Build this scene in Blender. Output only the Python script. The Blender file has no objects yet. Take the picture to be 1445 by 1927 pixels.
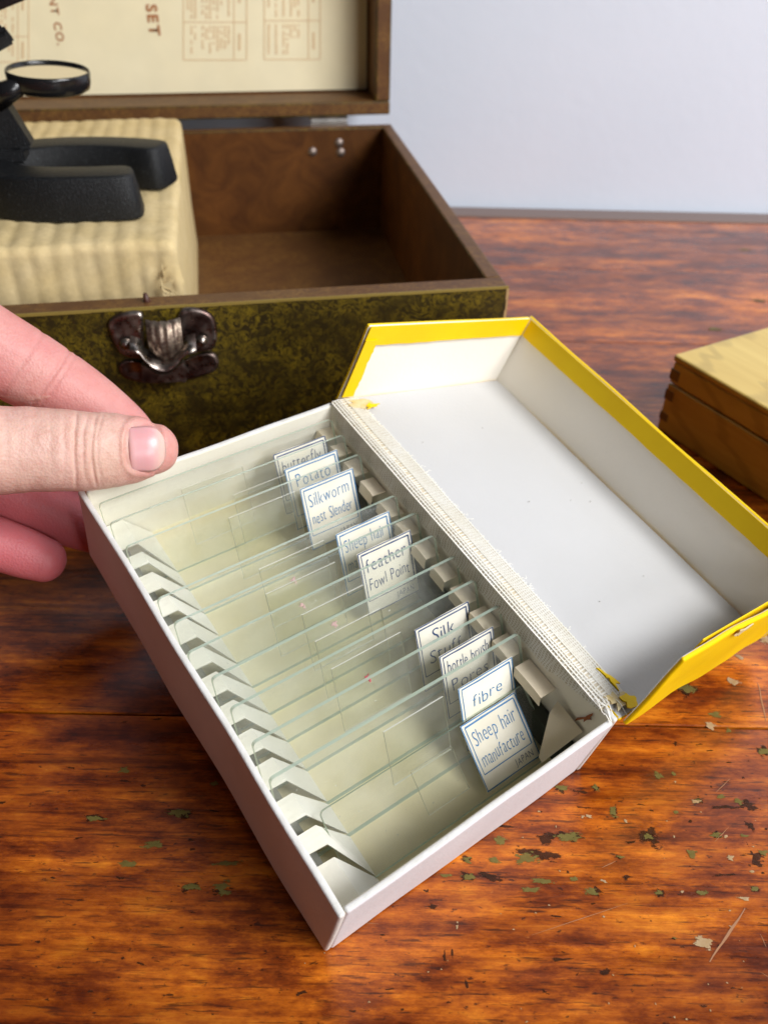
import bpy, bmesh, math, random
from mathutils import Vector, Matrix, noise as mnoise
random.seed(7)
sc = bpy.context.scene
COL = sc.collection
sin, cos, pi = math.sin, math.cos, math.pi
mm = 0.001

# ------------------------------------------------------------------ camera
W0, H0, F = 1445.0, 1927.0, 1582.0           # photograph size and focal length in its pixels
PITCH, ROLL, CAMH = 0.665, -0.0221, 0.188
_c, _s = cos(PITCH), sin(PITCH)
FWD = Vector((0, _c, -_s)); _r0 = Vector((1, 0, 0)); _d0 = Vector((0, -_s, -_c))
RIGHT = _r0 * cos(ROLL) + _d0 * sin(ROLL)
DOWN = -_r0 * sin(ROLL) + _d0 * cos(ROLL)
CAM = Vector((0, 0, CAMH))
cd_ = bpy.data.cameras.new('camera'); cam = bpy.data.objects.new('camera', cd_); COL.objects.link(cam)
m = Matrix((RIGHT, -DOWN, -FWD)).transposed().to_4x4(); m.translation = CAM
cam.matrix_world = m
cd_.sensor_fit = 'VERTICAL'; cd_.sensor_height = 24; cd_.lens = 24 * F / H0
cd_.clip_start = 0.005; cd_.clip_end = 50
cd_.dof.use_dof = True; cd_.dof.focus_distance = 0.200; cd_.dof.aperture_fstop = 12.0
sc.camera = cam

# ------------------------------------------------------------------ light
w_ = bpy.data.worlds.new('World'); sc.world = w_; w_.use_nodes = True
w_.node_tree.nodes['Background'].inputs[0].default_value = (0.92, 0.95, 1.0, 1)
w_.node_tree.nodes['Background'].inputs[1].default_value = 0.04

def area(name, loc, target, sx, sy, power, col):
    l = bpy.data.lights.new(name, 'AREA'); l.shape = 'RECTANGLE'; l.size = sx; l.size_y = sy
    l.energy = power; l.color = col
    o = bpy.data.objects.new(name, l); COL.objects.link(o); o.location = loc
    o.rotation_euler = (Vector(target) - Vector(loc)).to_track_quat('-Z', 'Y').to_euler()
    return o
area('window_light', (1.0, -0.24, 0.96), (0.0, 0.22, 0.0), 0.7, 0.55, 23.5, (0.985, 0.99, 1.0))
area('fill_light', (0.86, -0.90, 0.52), (0.0, 0.3, 0.06), 0.5, 0.4, 7.5, (0.99, 0.99, 1.0))  # added fill from front right, unseen, lifts the front-facing surfaces

vs = sc.view_settings
vs.view_transform = 'Standard'; vs.look = 'None'; vs.exposure = 0.13; vs.gamma = 1.0; vs.use_curve_mapping = False
cy = sc.cycles
cy.max_bounces = 14; cy.transparent_max_bounces = 64; cy.glossy_bounces = 6; cy.transmission_bounces = 10; cy.diffuse_bounces = 5
cy.use_denoising = True; cy.caustics_reflective = False; cy.caustics_refractive = False
cy.sample_clamp_indirect = 6.0

# ------------------------------------------------------------------ helpers
def at(px, py, depth):                        # point at a camera depth
    return CAM + RIGHT * ((px - W0 / 2) / F * depth) + DOWN * ((py - H0 / 2) / F * depth) + FWD * depth
def on_plane(px, py, p0, n):
    v = RIGHT * ((px - W0 / 2) / F) + DOWN * ((py - H0 / 2) / F) + FWD
    return CAM + v * (((p0 - CAM).dot(n)) / v.dot(n))
def on_table(px, py, z=0.0): return on_plane(px, py, Vector((0, 0, z)), Vector((0, 0, 1)))

class NT:
    def __init__(s, name):
        s.m = bpy.data.materials.new(name); s.m.use_nodes = True
        s.t = s.m.node_tree; s.N = s.t.nodes; s.L = s.t.links
        s.b = s.N['Principled BSDF']; s.out = s.N['Material Output']
    def n(s, typ, **kw):
        o = s.N.new(typ)
        for k, v in kw.items():
            if k.startswith('i_'):
                o.inputs[k[2:].replace('_', ' ')].default_value = v
            else: setattr(o, k, v)
        return o
    def l(s, a, b): s.L.new(a, b)
    def coord(s, scale=(1, 1, 1), kind='Object', rot=(0, 0, 0), rnd=0.0):
        tc = s.n('ShaderNodeTexCoord'); mp = s.n('ShaderNodeMapping')
        mp.inputs['Scale'].default_value = scale; mp.inputs['Rotation'].default_value = rot
        src = tc.outputs[kind]
        if rnd:
            oi = s.n('ShaderNodeObjectInfo'); sc_ = s.n('ShaderNodeVectorMath', operation='SCALE'); sc_.inputs[0].default_value = (rnd, rnd * .7, rnd * 1.3)
            s.l(oi.outputs['Random'], sc_.inputs['Scale'])
            ad = s.n('ShaderNodeVectorMath', operation='ADD'); s.l(src, ad.inputs[0]); s.l(sc_.outputs[0], ad.inputs[1]); src = ad.outputs[0]
        s.l(src, mp.inputs[0]); return mp.outputs[0]
    def noise(s, co, scale=5, detail=4, rough=.55, dist=0):
        o = s.n('ShaderNodeTexNoise'); o.inputs['Scale'].default_value = scale; o.inputs['Detail'].default_value = detail
        o.inputs['Roughness'].default_value = rough; o.inputs['Distortion'].default_value = dist; s.l(co, o.inputs['Vector']); return o.outputs['Fac']
    def ramp(s, fac, stops):
        o = s.n('ShaderNodeValToRGB'); e = o.color_ramp.elements
        while len(e) > 1: e.remove(e[0])
        e[0].position = stops[0][0]; e[0].color = tuple(stops[0][1]) + (1,)
        for p, c in stops[1:]:
            q = e.new(p); q.color = tuple(c) + (1,)
        s.l(fac, o.inputs[0]); return o.outputs[0]
    def mix(s, fac, a, b, blend='MIX'):
        o = s.n('ShaderNodeMix', data_type='RGBA', blend_type=blend)
        for sock, v in ((o.inputs[0], fac), (o.inputs[6], a), (o.inputs[7], b)):
            if hasattr(v, 'is_linked'): s.l(v, sock)
            else: sock.default_value = v if not isinstance(v, tuple) or len(v) == 4 else v + (1,)
        return o.outputs[2]
    def bump(s, h, strength=.3, dist=.001, normal=None):
        o = s.n('ShaderNodeBump'); o.inputs['Strength'].default_value = strength; o.inputs['Distance'].default_value = dist
        s.l(h, o.inputs['Height'])
        if normal: s.l(normal, o.inputs['Normal'])
        s.l(o.outputs[0], s.b.inputs['Normal']); return o.outputs[0]
    def base(s, c): s.l(c, s.b.inputs['Base Color']) if hasattr(c, 'is_linked') else setattr(s.b.inputs['Base Color'], 'default_value', tuple(c) + (1,))
    def set(s, **kw):
        for k, v in kw.items(): s.b.inputs[k.replace('_', ' ')].default_value = v
G3 = lambda v: (v, v, v)

def card(name, a, b, rough=.75, sc_=60, fibre=.12):
    t = NT(name); co = t.coord()
    f1 = t.noise(co, sc_, 5); f2 = t.noise(co, 900, 3)
    c = t.mix(t.ramp(f1, [(.3, (0, 0, 0)), (.75, (1, 1, 1))]), a, b)
    t.base(c); t.set(Roughness=rough); t.b.inputs['Specular IOR Level'].default_value = .25
    t.bump(f2, fibre, .0004); return t.m
def plain(name, col, rough=.6, metal=0.0, spec=.5):
    t = NT(name); t.base(col); t.set(Roughness=rough, Metallic=metal); t.b.inputs['Specular IOR Level'].default_value = spec; return t.m

MAT = {}
MAT['white_card'] = card('white_card', (.74, .73, .71), (.64, .62, .57), .75, 220, .3)
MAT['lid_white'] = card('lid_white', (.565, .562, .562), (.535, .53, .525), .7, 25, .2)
MAT['lid_wall'] = card('lid_wall_paper', (.88, .84, .76), (.84, .79, .70), .7, 25, .2)
MAT['tray_inner'] = card('tray_inner', (.86, .82, .72), (.80, .74, .61), .75, 35)
MAT['tray_outer'] = card('tray_outer', (.71, .70, .72), (.63, .61, .63), .75, 40, .3)
MAT['floor_card'] = card('floor_card', (.88, .80, .55), (.82, .72, .44), .8, 30)
MAT['rack_card'] = card('rack_card', (.88, .86, .78), (.82, .79, .68), .8, 90)
MAT['rack_slot_shade'] = plain('rack_slot_shade', (.30, .30, .26), .85)
MAT['rack_hollow_shade'] = plain('rack_hollow_shade', (.05, .055, .04), .8)
MAT['rack_tan'] = card('rack_tan', (.80, .70, .54), (.72, .61, .44), .8, 90)
t = NT('yellow_paper'); co = t.coord(); f = t.noise(co, 45, 5); f2 = t.noise(co, 700, 3)
t.base(t.mix(t.ramp(f, [(.35, (0, 0, 0)), (.7, (1, 1, 1))]), (.90, .62, .0015), (.84, .55, .0015))); t.set(Roughness=.5); t.b.inputs['Specular IOR Level'].default_value = .2; t.bump(f2, .12, .0003); MAT['yellow'] = t.m
MAT['worn_paper'] = card('worn_paper', (.70, .60, .38), (.62, .45, .16), .85, 400)
MAT['gauze'] = card('gauze', (.86, .84, .78), (.80, .76, .65), .9, 120, .1)
MAT['gauze_gap_shade'] = card('gauze_gap_shade', (.62, .56, .45), (.60, .50, .33), .8, 90, .1)
MAT['label_paper'] = card('label_paper', (.82, .79, .69), (.75, .69, .54), .7, 70, .1)
MAT['ink_blue'] = plain('ink_blue', (.045, .19, .40), .6)
MAT['ink_navy'] = plain('ink_navy', (.02, .06, .17), .6)
MAT['specimen'] = plain('specimen', (.62, .05, .10), .5)
MAT['specimen_pale'] = plain('specimen_pale', (.70, .42, .42), .5)

# thin glass: what passes through is barely tinted, what is reflected follows Fresnel
def glass(name, tint, haze, ior=1.5):
    t = NT(name); N = t.N; N.remove(t.b)
    tr = t.n('ShaderNodeBsdfTransparent'); tr.inputs[0].default_value = tint + (1,)
    gl = t.n('ShaderNodeBsdfGlossy'); gl.inputs['Roughness'].default_value = .03
    df = t.n('ShaderNodeBsdfDiffuse'); df.inputs[0].default_value = (.80, .82, .76, 1)
    fr = t.n('ShaderNodeFresnel'); gm = t.n('ShaderNodeNewGeometry'); im = t.n('ShaderNodeMapRange')
    im.inputs['To Min'].default_value = ior; im.inputs['To Max'].default_value = 1 / ior; t.l(gm.outputs['Backfacing'], im.inputs[0]); t.l(im.outputs[0], fr.inputs[0])
    co = t.coord((1, 1, 1), rnd=3.0); f = t.noise(co, 90, 6, .65)
    sp = t.noise(co, 1300, 2, .5)
    hz = t.n('ShaderNodeMath', operation='MULTIPLY'); hz.inputs[1].default_value = haze; t.l(t.ramp(f, [(.35, G3(.25)), (.75, G3(1.6))]), hz.inputs[0])
    du = t.n('ShaderNodeMath', operation='MULTIPLY'); du.inputs[1].default_value = .5; t.l(t.ramp(sp, [(.74, G3(0)), (.80, G3(1))]), du.inputs[0])
    sm = t.n('ShaderNodeMath', operation='ADD', use_clamp=True); t.l(hz.outputs[0], sm.inputs[0]); t.l(du.outputs[0], sm.inputs[1])
    m1 = t.n('ShaderNodeMixShader'); t.l(sm.outputs[0], m1.inputs[0]); t.l(tr.outputs[0], m1.inputs[1]); t.l(df.outputs[0], m1.inputs[2])
    m2 = t.n('ShaderNodeMixShader'); t.l(fr.outputs[0], m2.inputs[0]); t.l(m1.outputs[0], m2.inputs[1]); t.l(gl.outputs[0], m2.inputs[2])
    t.l(m2.outputs[0], t.out.inputs[0]); return t.m
MAT['glass'] = glass('slide_glass', (.993, .997, .990), .046)
MAT['cover'] = glass('cover_glass', (.990, .992, .972), .030)
t = NT('glass_edge'); t.base((.55, .68, .56)); t.set(Roughness=.15, Alpha=.85); MAT['glass_edge'] = t.m
t = NT('cover_edge'); t.base((.88, .88, .78)); t.set(Roughness=.2, Alpha=.9); MAT['cover_edge'] = t.m

# old varnished table wood
t = NT('table_wood')
co = t.coord((1, 1, 1), rnd=5.0)
big = t.noise(t.coord((10, 22, 22), rnd=5.0), 1, 4, .6, .2); patch = t.noise(t.coord((46, 130, 130), rnd=5.0), 1, 9, .74, .08)
grain = t.noise(t.coord((15, 330, 330), rnd=5.0), 1, 8, .72, .06); dash = t.noise(t.coord((110, 1250, 1250), rnd=5.0), 1, 4, .6, .05); dots = t.noise(t.coord((420, 900, 900), rnd=5.0), 1, 4, .65, .3)
c1 = t.ramp(patch, [(.30, (.050, .008, .002)), (.43, (.200, .038, .004)), (.54, (.42, .102, .007)), (.72, (.70, .235, .016))])
c = t.mix(1.0, c1, t.ramp(big, [(.34, (.42, .30, .27)), (.50, (.90, .86, .84)), (.66, (1.25, 1.3, 1.25))]), 'MULTIPLY')
c = t.mix(1.0, c, t.ramp(grain, [(.32, (.26, .18, .15)), (.46, (.82, .76, .72)), (.55, (1, 1, 1)), (.68, (1.4, 1.5, 1.5))]), 'MULTIPLY')
c = t.mix(t.ramp(dash, [(.33, G3(.75)), (.43, G3(0))]), c, (.030, .007, .003))
c = t.mix(t.ramp(dots, [(.30, G3(.8)), (.38, G3(0))]), c, (.020, .006, .003))
c = t.mix(t.ramp(dots, [(.68, G3(0)), (.76, G3(.35))]), c, (.62, .26, .06))
oi = t.n('ShaderNodeObjectInfo'); hs = t.n('ShaderNodeHueSaturation'); t.l(c, hs.inputs['Color'])
mr = t.n('ShaderNodeMapRange'); mr.inputs['To Min'].default_value = .8; mr.inputs['To Max'].default_value = 1.25; t.l(oi.outputs['Random'], mr.inputs[0]); t.l(mr.outputs[0], hs.inputs['Value'])
t.base(hs.outputs[0])
t.l(t.ramp(t.noise(t.coord((40, 120, 60), rnd=5.0), 1, 5), [(.3, G3(.20)), (.8, G3(.46))]), t.b.inputs['Roughness'])
b1 = t.bump(grain, .22, .0006); 
t.set(Coat_Weight=.4, Coat_Roughness=.2); t.b.inputs['Specular IOR Level'].default_value = .35
MAT['table'] = t.m
MAT['crack'] = plain('crack', (.008, .004, .003), .8)
MAT['fleck_green'] = card('fleck_green', (.15, .125, .030), (.22, .18, .05), .5, 500, .4)
MAT['fleck_pale'] = card('fleck_pale', (.48, .34, .20), (.36, .22, .09), .6, 500, .3)
MAT['fleck_dark'] = card('fleck_dark', (.030, .014, .008), (.06, .022, .010), .35, 500, .3)
def ragged(m, lo, sc_=1100, top=1.0):
    t = m.node_tree; L = t.links; b = t.nodes['Principled BSDF']
    at = t.nodes.new('ShaderNodeAttribute'); at.attribute_name = 'core'
    tc = t.nodes.new('ShaderNodeTexCoord'); mp = t.nodes.new('ShaderNodeMapping'); mp.inputs['Scale'].default_value = (.55, 1, 1); L.new(tc.outputs['Object'], mp.inputs[0])
    n = t.nodes.new('ShaderNodeTexNoise'); n.inputs['Scale'].default_value = sc_; n.inputs['Detail'].default_value = 6; n.inputs['Roughness'].default_value = .7; L.new(mp.outputs[0], n.inputs['Vector'])
    a = t.nodes.new('ShaderNodeMath'); a.operation = 'MULTIPLY_ADD'; a.inputs[1].default_value = 2.2; a.inputs[2].default_value = -1.1; L.new(n.outputs['Fac'], a.inputs[0])
    d = t.nodes.new('ShaderNodeMath'); d.operation = 'ADD'; L.new(at.outputs['Fac'], d.inputs[0]); L.new(a.outputs[0], d.inputs[1])
    r = t.nodes.new('ShaderNodeMapRange'); r.inputs['From Min'].default_value = lo; r.inputs['From Max'].default_value = lo + .12; r.inputs['To Max'].default_value = top; L.new(d.outputs[0], r.inputs[0])
    L.new(r.outputs[0], b.inputs['Alpha'])
ragged(MAT['fleck_green'], .34, 1100, .8); ragged(MAT['fleck_pale'], .30); ragged(MAT['fleck_dark'], .40, 800, .75)
MAT['scratch'] = plain('scratch', (.40, .19, .09), .5)

t = NT('wall_paint'); co = t.coord(); f = t.noise(co, 130, 4); f2 = t.noise(co, 14, 3); t.base(t.mix(f2, (.69, .76, .87), (.74, .80, .91))); t.set(Roughness=.6); t.bump(f, .14, .0012); MAT['wall'] = t.m
t = NT('strip_brown'); t.base((.20, .14, .12)); t.set(Roughness=.5); MAT['strip_brown'] = t.m

def marble(name, dark, lite, amt):
    t = NT(name); co = t.coord((1, 1, 1))
    d = t.noise(co, 40, 3, .6, 1.6); wv = t.noise(co, 230, 5, .72, 2.2); sp = t.noise(co, 420, 3, .6, 1.0)
    a = t.ramp(wv, [(.46, G3(0)), (.515, G3(1)), (.56, G3(.9)), (.60, G3(.15))])
    b = t.ramp(d, [(.36, G3(.10)), (.60, G3(1))]); cc = t.ramp(sp, [(.35, G3(.35)), (.6, G3(1))])
    f = t.mix(1.0, t.mix(1.0, a, b, 'MULTIPLY'), cc, 'MULTIPLY')
    bw = t.n('ShaderNodeMath', operation='MULTIPLY'); bw.inputs[1].default_value = amt; t.l(f, bw.inputs[0])
    t.base(t.mix(bw.outputs[0], dark, lite)); t.set(Roughness=.48); t.b.inputs['Specular IOR Level'].default_value = .3
    t.bump(sp, .2, .0004); return t.m
MAT['marble'] = marble('marbled_paper', (.026, .017, .003), (.19, .13, .008), 1.0)
MAT['rim_brown'] = marble('rim_paper', (.105, .045, .016), (.24, .12, .03), .8)
t = NT('inner_brown'); co = t.coord(); f = t.noise(co, 45, 6, .65, 1.2); f2 = t.noise(co, 11, 3)
t.base(t.mix(1.0, t.ramp(f, [(.3, (.050, .016, .004)), (.72, (.125, .045, .009))]), t.ramp(f2, [(.3, G3(.75)), (.7, G3(1.25))]), 'MULTIPLY')); t.set(Roughness=.55); t.b.inputs['Specular IOR Level'].default_value = .2; t.bump(f, .15, .0005); MAT['inner'] = t.m
t = NT('cream_sheet'); co = t.coord(); f = t.noise(co, 9, 5, .6); f2 = t.noise(co, 60, 4)
t.base(t.mix(1.0, t.ramp(f, [(.3, (.90, .79, .51)), (.7, (.93, .84, .58))]), t.ramp(f2, [(.3, G3(.94)), (.7, G3(1))]), 'MULTIPLY')); t.set(Roughness=.6); MAT['sheet'] = t.m
MAT['print'] = plain('brown_print', (.42, .16, .055), .7)
MAT['print_pale'] = plain('pale_print', (.72, .50, .28), .7)
t = NT('kraft'); co = t.coord(); f = t.noise(co, 60, 5, .6); f2 = t.noise(co, 500, 4)
t.base(t.mix(1.0, t.ramp(f, [(.3, (.66, .50, .24)), (.7, (.76, .60, .33))]), t.ramp(f2, [(.3, G3(.88)), (.7, G3(1))]), 'MULTIPLY')); t.set(Roughness=.7); t.b.inputs['Specular IOR Level'].default_value = .25; t.bump(f2, .2, .0005); MAT['kraft'] = t.m
t = NT('cast_iron'); co = t.coord(); f = t.noise(co, 1300, 3, .75); f2 = t.noise(co, 90, 3)
t.base(t.ramp(f, [(.4, (.004, .004, .005)), (.60, (.006, .007, .008)), (.70, (.045, .05, .055))])); t.set(Roughness=.5); t.b.inputs['Specular IOR Level'].default_value = .35; t.bump(f, .55, .0006); MAT['iron'] = t.m
t = NT('black_gloss'); t.base((.010, .010, .011)); t.set(Roughness=.22); MAT['black'] = t.m
t = NT('mirror_glass'); t.base((.85, .80, .72)); t.set(Roughness=.08, Metallic=1.0); MAT['mirror'] = t.m
t = NT('latch_metal'); co = t.coord(); f = t.noise(co, 320, 5, .7); f2 = t.noise(co, 60, 3, .6)
t.base(t.mix(t.ramp(f2, [(.42, G3(0)), (.60, G3(1))]), (.40, .35, .31), (.13, .085, .075))); t.set(Metallic=1.0); t.l(t.ramp(f, [(.35, G3(.22)), (.7, G3(.5))]), t.b.inputs['Roughness']); t.bump(f, .25, .0003); MAT['latch'] = t.m
t = NT('rusty_metal'); co = t.coord(); f = t.noise(co, 500, 5, .7); t.base(t.ramp(f, [(.35, (.10, .055, .045)), (.62, (.36, .29, .22))])); t.set(Metallic=.85, Roughness=.45); t.bump(f, .4, .0004); MAT['rusty'] = t.m
MAT['steel'] = plain('hinge_steel', (.62, .60, .57), .3, 1.0)
MAT['nail_steel'] = plain('nail_steel', (.30, .24, .21), .55, 1.0)

def boxwood(name, lo, hi, rot=0):
    t = NT(name); co = t.coord((12, 130, 130), rot=(0, 0, rot)); g = t.noise(co, 1, 7, .6, 1.0); co2 = t.coord((5, 30, 30), rot=(.4, .2, rot)); w2 = t.noise(co2, 1, 3, .5, 1.5)
    wv = t.n('ShaderNodeTexWave'); wv.inputs['Scale'].default_value = 2.2; wv.inputs['Distortion'].default_value = 6; wv.inputs['Detail'].default_value = 3; t.l(co2, wv.inputs['Vector'])
    c = t.ramp(g, [(.3, lo), (.7, hi)])
    c = t.mix(t.ramp(wv.outputs['Fac'], [(.8, G3(0)), (.98, G3(.35))]), c, tuple(v * .5 for v in lo))
    t.base(c); t.set(Roughness=.38, Coat_Weight=.2, Coat_Roughness=.2); t.bump(g, .1, .0004); return t.m
MAT['boxwood'] = boxwood('box_wood', (.36, .20, .035), (.50, .31, .065))
MAT['boxtop'] = boxwood('box_top_wood', (.60, .40, .09), (.72, .52, .145))
MAT['joint'] = boxwood('end_grain', (.10, .050, .010), (.15, .08, .018))

# skin
t = NT('skin'); co = t.coord(); f = t.noise(co, 70, 4, .55); fw = t.noise(co, 1500, 4, .6); vo = t.n('ShaderNodeTexVoronoi'); vo.inputs['Scale'].default_value = 1500; t.l(co, vo.inputs['Vector'])
at_ = t.n('ShaderNodeAttribute', attribute_name='blush_shade')
c = t.mix(t.ramp(f, [(.3, G3(0)), (.7, G3(1))]), (.64, .41, .325), (.70, .45, .38))
mt_ = t.noise(co, 330, 4, .7); c = t.mix(1.0, c, t.ramp(mt_, [(.3, (.90, .80, .78)), (.55, (1, 1, 1)), (.75, (1.05, 1.04, 1.02))]), 'MULTIPLY')
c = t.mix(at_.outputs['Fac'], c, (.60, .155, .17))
t.base(c); t.set(Roughness=.48); t.b.inputs['Specular IOR Level'].default_value = .4
t.b.inputs['Subsurface Weight'].default_value = .35; t.b.inputs['Subsurface Radius'].default_value = (1.0, .35, .2); t.b.inputs['Subsurface Scale'].default_value = .0035
bn = t.bump(vo.outputs['Distance'], .18, .0005); MAT['skin'] = t.m
b2 = t.n('ShaderNodeBump'); b2.inputs['Strength'].default_value = .12; b2.inputs['Distance'].default_value = .0006; t.l(fw, b2.inputs['Height']); t.l(bn, b2.inputs['Normal']); t.l(b2.outputs[0], t.b.inputs['Normal'])
t = NT('nail'); co = t.coord((900, 60, 60)); f = t.noise(co, 1, 3)
nc = t.n('ShaderNodeAttribute', attribute_name='tip')
t.base(t.mix(nc.outputs['Fac'], (.74, .36, .37), (.76, .48, .42))); t.set(Roughness=.34, Coat_Weight=.15, Coat_Roughness=.25); t.b.inputs['Subsurface Weight'].default_value = .2; t.b.inputs['Subsurface Scale'].default_value = .002
t.bump(f, .08, .0004); MAT['nail'] = t.m

# --- object helpers
def link(name, me, mats=(), parent=None, loc=None):
    o = bpy.data.objects.new(name, me); COL.objects.link(o)
    for q in (mats if isinstance(mats, (list, tuple)) else [mats]): me.materials.append(MAT[q] if isinstance(q, str) else q)
    if parent: o.parent = parent
    if loc is not None: o.location = loc
    return o
def tag(o, label, cat, group=None, kind=None):
    if label: o['label'] = label
    if cat: o['category'] = cat
    if group: o['group'] = group
    if kind: o['kind'] = kind
    return o
def empty(name, mat4=None, parent=None):
    o = bpy.data.objects.new(name, None); COL.objects.link(o); o.empty_display_size = .01
    if mat4 is not None: o.matrix_world = mat4
    if parent: o.parent = parent
    return o
def to_mesh(bm, name='mesh', smooth=False):
    bm.normal_update(); me = bpy.data.meshes.new(name); bm.to_mesh(me); bm.free()
    if smooth:
        for p in me.polygons: p.use_smooth = True
    return me
def box_bm(bm, lo, hi, mat=0, bev=0.0, seg=2):
    v = [bm.verts.new((x, y, z)) for z in (lo[2], hi[2]) for y in (lo[1], hi[1]) for x in (lo[0], hi[0])]
    fs = [bm.faces.new([v[i] for i in q]) for q in ((0, 2, 3, 1), (4, 5, 7, 6), (0, 1, 5, 4), (2, 6, 7, 3), (0, 4, 6, 2), (1, 3, 7, 5))]
    for f in fs: f.material_index = mat
    if bev: bmesh.ops.bevel(bm, geom=list({e for f in fs for e in f.edges}), offset=bev, segments=seg, profile=.5, affect='EDGES')
    return fs
def box(name, lo, hi, mats, parent=None, bev=0.0, seg=2, loc=None, smooth=False):
    bm = bmesh.new(); box_bm(bm, lo, hi, 0, bev, seg); return link(name, to_mesh(bm, name, smooth), mats, parent, loc)
def prism(bm, pts, n, mat=0):            # closed polygon of Vectors thickened by vector n
    a = [bm.verts.new(p) for p in pts]; b = [bm.verts.new(Vector(p) + n) for p in pts]
    k = len(pts); fs = [bm.faces.new(a[::-1]), bm.faces.new(b)]
    for i in range(k): fs.append(bm.faces.new((a[i], a[(i + 1) % k], b[(i + 1) % k], b[i])))
    for f in fs: f.material_index = mat
    return fs
def cyl(bm, p0, p1, r0, r1=None, n=24, caps=True, mat=0):
    r1 = r0 if r1 is None else r1; p0 = Vector(p0); p1 = Vector(p1); tz = (p1 - p0).normalized()
    e1 = tz.orthogonal().normalized(); e2 = tz.cross(e1)
    A = [bm.verts.new(p0 + (e1 * cos(2 * pi * i / n) + e2 * sin(2 * pi * i / n)) * r0) for i in range(n)]
    B = [bm.verts.new(p1 + (e1 * cos(2 * pi * i / n) + e2 * sin(2 * pi * i / n)) * r1) for i in range(n)]
    fs = [bm.faces.new((A[i], A[(i + 1) % n], B[(i + 1) % n], B[i])) for i in range(n)]
    if caps: fs += [bm.faces.new(A[::-1]), bm.faces.new(B)]
    for f in fs: f.material_index = mat
    return fs
def lathe(bm, prof, n=40, o=Vector((0, 0, 0)), mat=0):     # profile of (r, z)
    rings = []
    for r, z in prof:
        rings.append([bm.verts.new(o + Vector((r * cos(2 * pi * i / n), r * sin(2 * pi * i / n), z))) for i in range(n)] if r > 1e-7 else [bm.verts.new(o + Vector((0, 0, z)))])
    for A, B in zip(rings, rings[1:]):
        for i in range(n):
            j = (i + 1) % n
            if len(A) == 1 and len(B) == 1: continue
            if len(A) == 1: f = bm.faces.new((A[0], B[i], B[j]))
            elif len(B) == 1: f = bm.faces.new((A[i], B[0], A[j]))
            else: f = bm.faces.new((A[i], B[i], B[j], A[j]))
            f.material_index = mat
def jitter(me, amp, freq, seed=0.0):
    for v in me.vertices:
        q = v.co * freq + Vector((seed, seed * .7, seed * 1.9))
        v.co += Vector((mnoise.noise(q), mnoise.noise(q + Vector((31, 7, 3))), mnoise.noise(q + Vector((5, 57, 11))))) * amp
_txt_cache = {}
def text_mesh(s, size, shear=0.0, jit=0.0, thick=0.0, spacing=1.0):
    """lettering as one flat mesh, origin at left of the baseline; each letter is set a little unevenly"""
    bm = bmesh.new(); x = 0.0
    for ch in s:
        cu = bpy.data.curves.new('txt', 'FONT'); cu.body = ch if ch != ' ' else 'i'; cu.size = size; cu.shear = shear; cu.resolution_u = 3; cu.offset = thick * size
        ob = bpy.data.objects.new('txt', cu); COL.objects.link(ob)
        dg = bpy.context.evaluated_depsgraph_get(); me = bpy.data.meshes.new_from_object(ob.evaluated_get(dg))
        xs = [v.co.x for v in me.vertices] or [0]; wdt = max(xs) - min(xs)
        if ch == ' ': x += size * .30 * spacing
        else:
            tmp = bmesh.new(); tmp.from_mesh(me)
            M = Matrix.Translation((x, random.uniform(-jit, jit) * size, 0)) @ Matrix.Rotation(random.uniform(-jit, jit) * 1.5, 4, 'Z') @ Matrix.Scale(1 + random.uniform(-jit, jit), 4) @ Matrix.Translation((-min(xs), 0, 0))
            bmesh.ops.transform(tmp, matrix=M, verts=tmp.verts); m2 = bpy.data.meshes.new('t'); tmp.to_mesh(m2); tmp.free(); bm.from_mesh(m2); bpy.data.meshes.remove(m2)
            x += wdt + size * .10 * spacing
        bpy.data.objects.remove(ob); bpy.data.curves.remove(cu); bpy.data.meshes.remove(me)
    return bm, x

# ------------------------------------------------------------------ setting: table and wall
table = empty('table', Matrix.Translation((0, .2, 0))); tag(table, None, None, kind='structure')
ys = [-.22, .1468, .379, .472, .5565]
for i, (y0, y1) in enumerate(zip(ys, ys[1:])):
    x0, x1 = -.62, .78
    bm = bmesh.new(); box_bm(bm, (x0 - .08, -(y1 - y0) / 2 + (.00042 if i == 1 else .00012), -.024), (x1 - .08, (y1 - y0) / 2 - .00012, 0), 0, .00035, 2)
    link('plank', to_mesh(bm, 'plank'), 'table', table, (.08, (y0 + y1) / 2 - .2, 0))
box('edge_strip', (-.62, .5570 - .2, -.026), (.78, .5735 - .2, .0012), 'strip_brown', table, .0008)  # dark brown strip along the back edge of the table
wall = box('wall', (-.9, .576, -.5), (1.0, .60, .75), 'wall'); tag(wall, None, None, kind='structure')

def fleck_poly(bm, c, rx, ry, ang=0.0, n=11, h=.00012, mat=0, rough=.35):
    ph = random.random() * 50
    pts = []
    for i in range(n):
        a = 2 * pi * i / n; k = 1 + rough * (mnoise.noise(Vector((cos(a) * 1.6 + ph, sin(a) * 1.6, ph))) * 1.6 + mnoise.noise(Vector((cos(a) * 5 + ph, sin(a) * 5, ph))) * .7)
        x, y = rx * k * cos(a), ry * k * sin(a)
        pts.append(Vector((c[0] + x * cos(ang) - y * sin(ang), c[1] + x * sin(ang) + y * cos(ang), h)))
    cl_ = bm.verts.layers.float.get('core') or bm.verts.layers.float.new('core')
    ctr = bm.verts.new((c[0], c[1], h * 1.3)); ctr[cl_] = 1.0; vs_ = [bm.verts.new(p) for p in pts]; lo = [bm.verts.new((p.x, p.y, -.0001)) for p in pts]
    for i in range(n):
        j = (i + 1) % n; bm.faces.new((ctr, vs_[i], vs_[j])).material_index = mat; bm.faces.new((vs_[i], lo[i], lo[j], vs_[j])).material_index = mat
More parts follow.
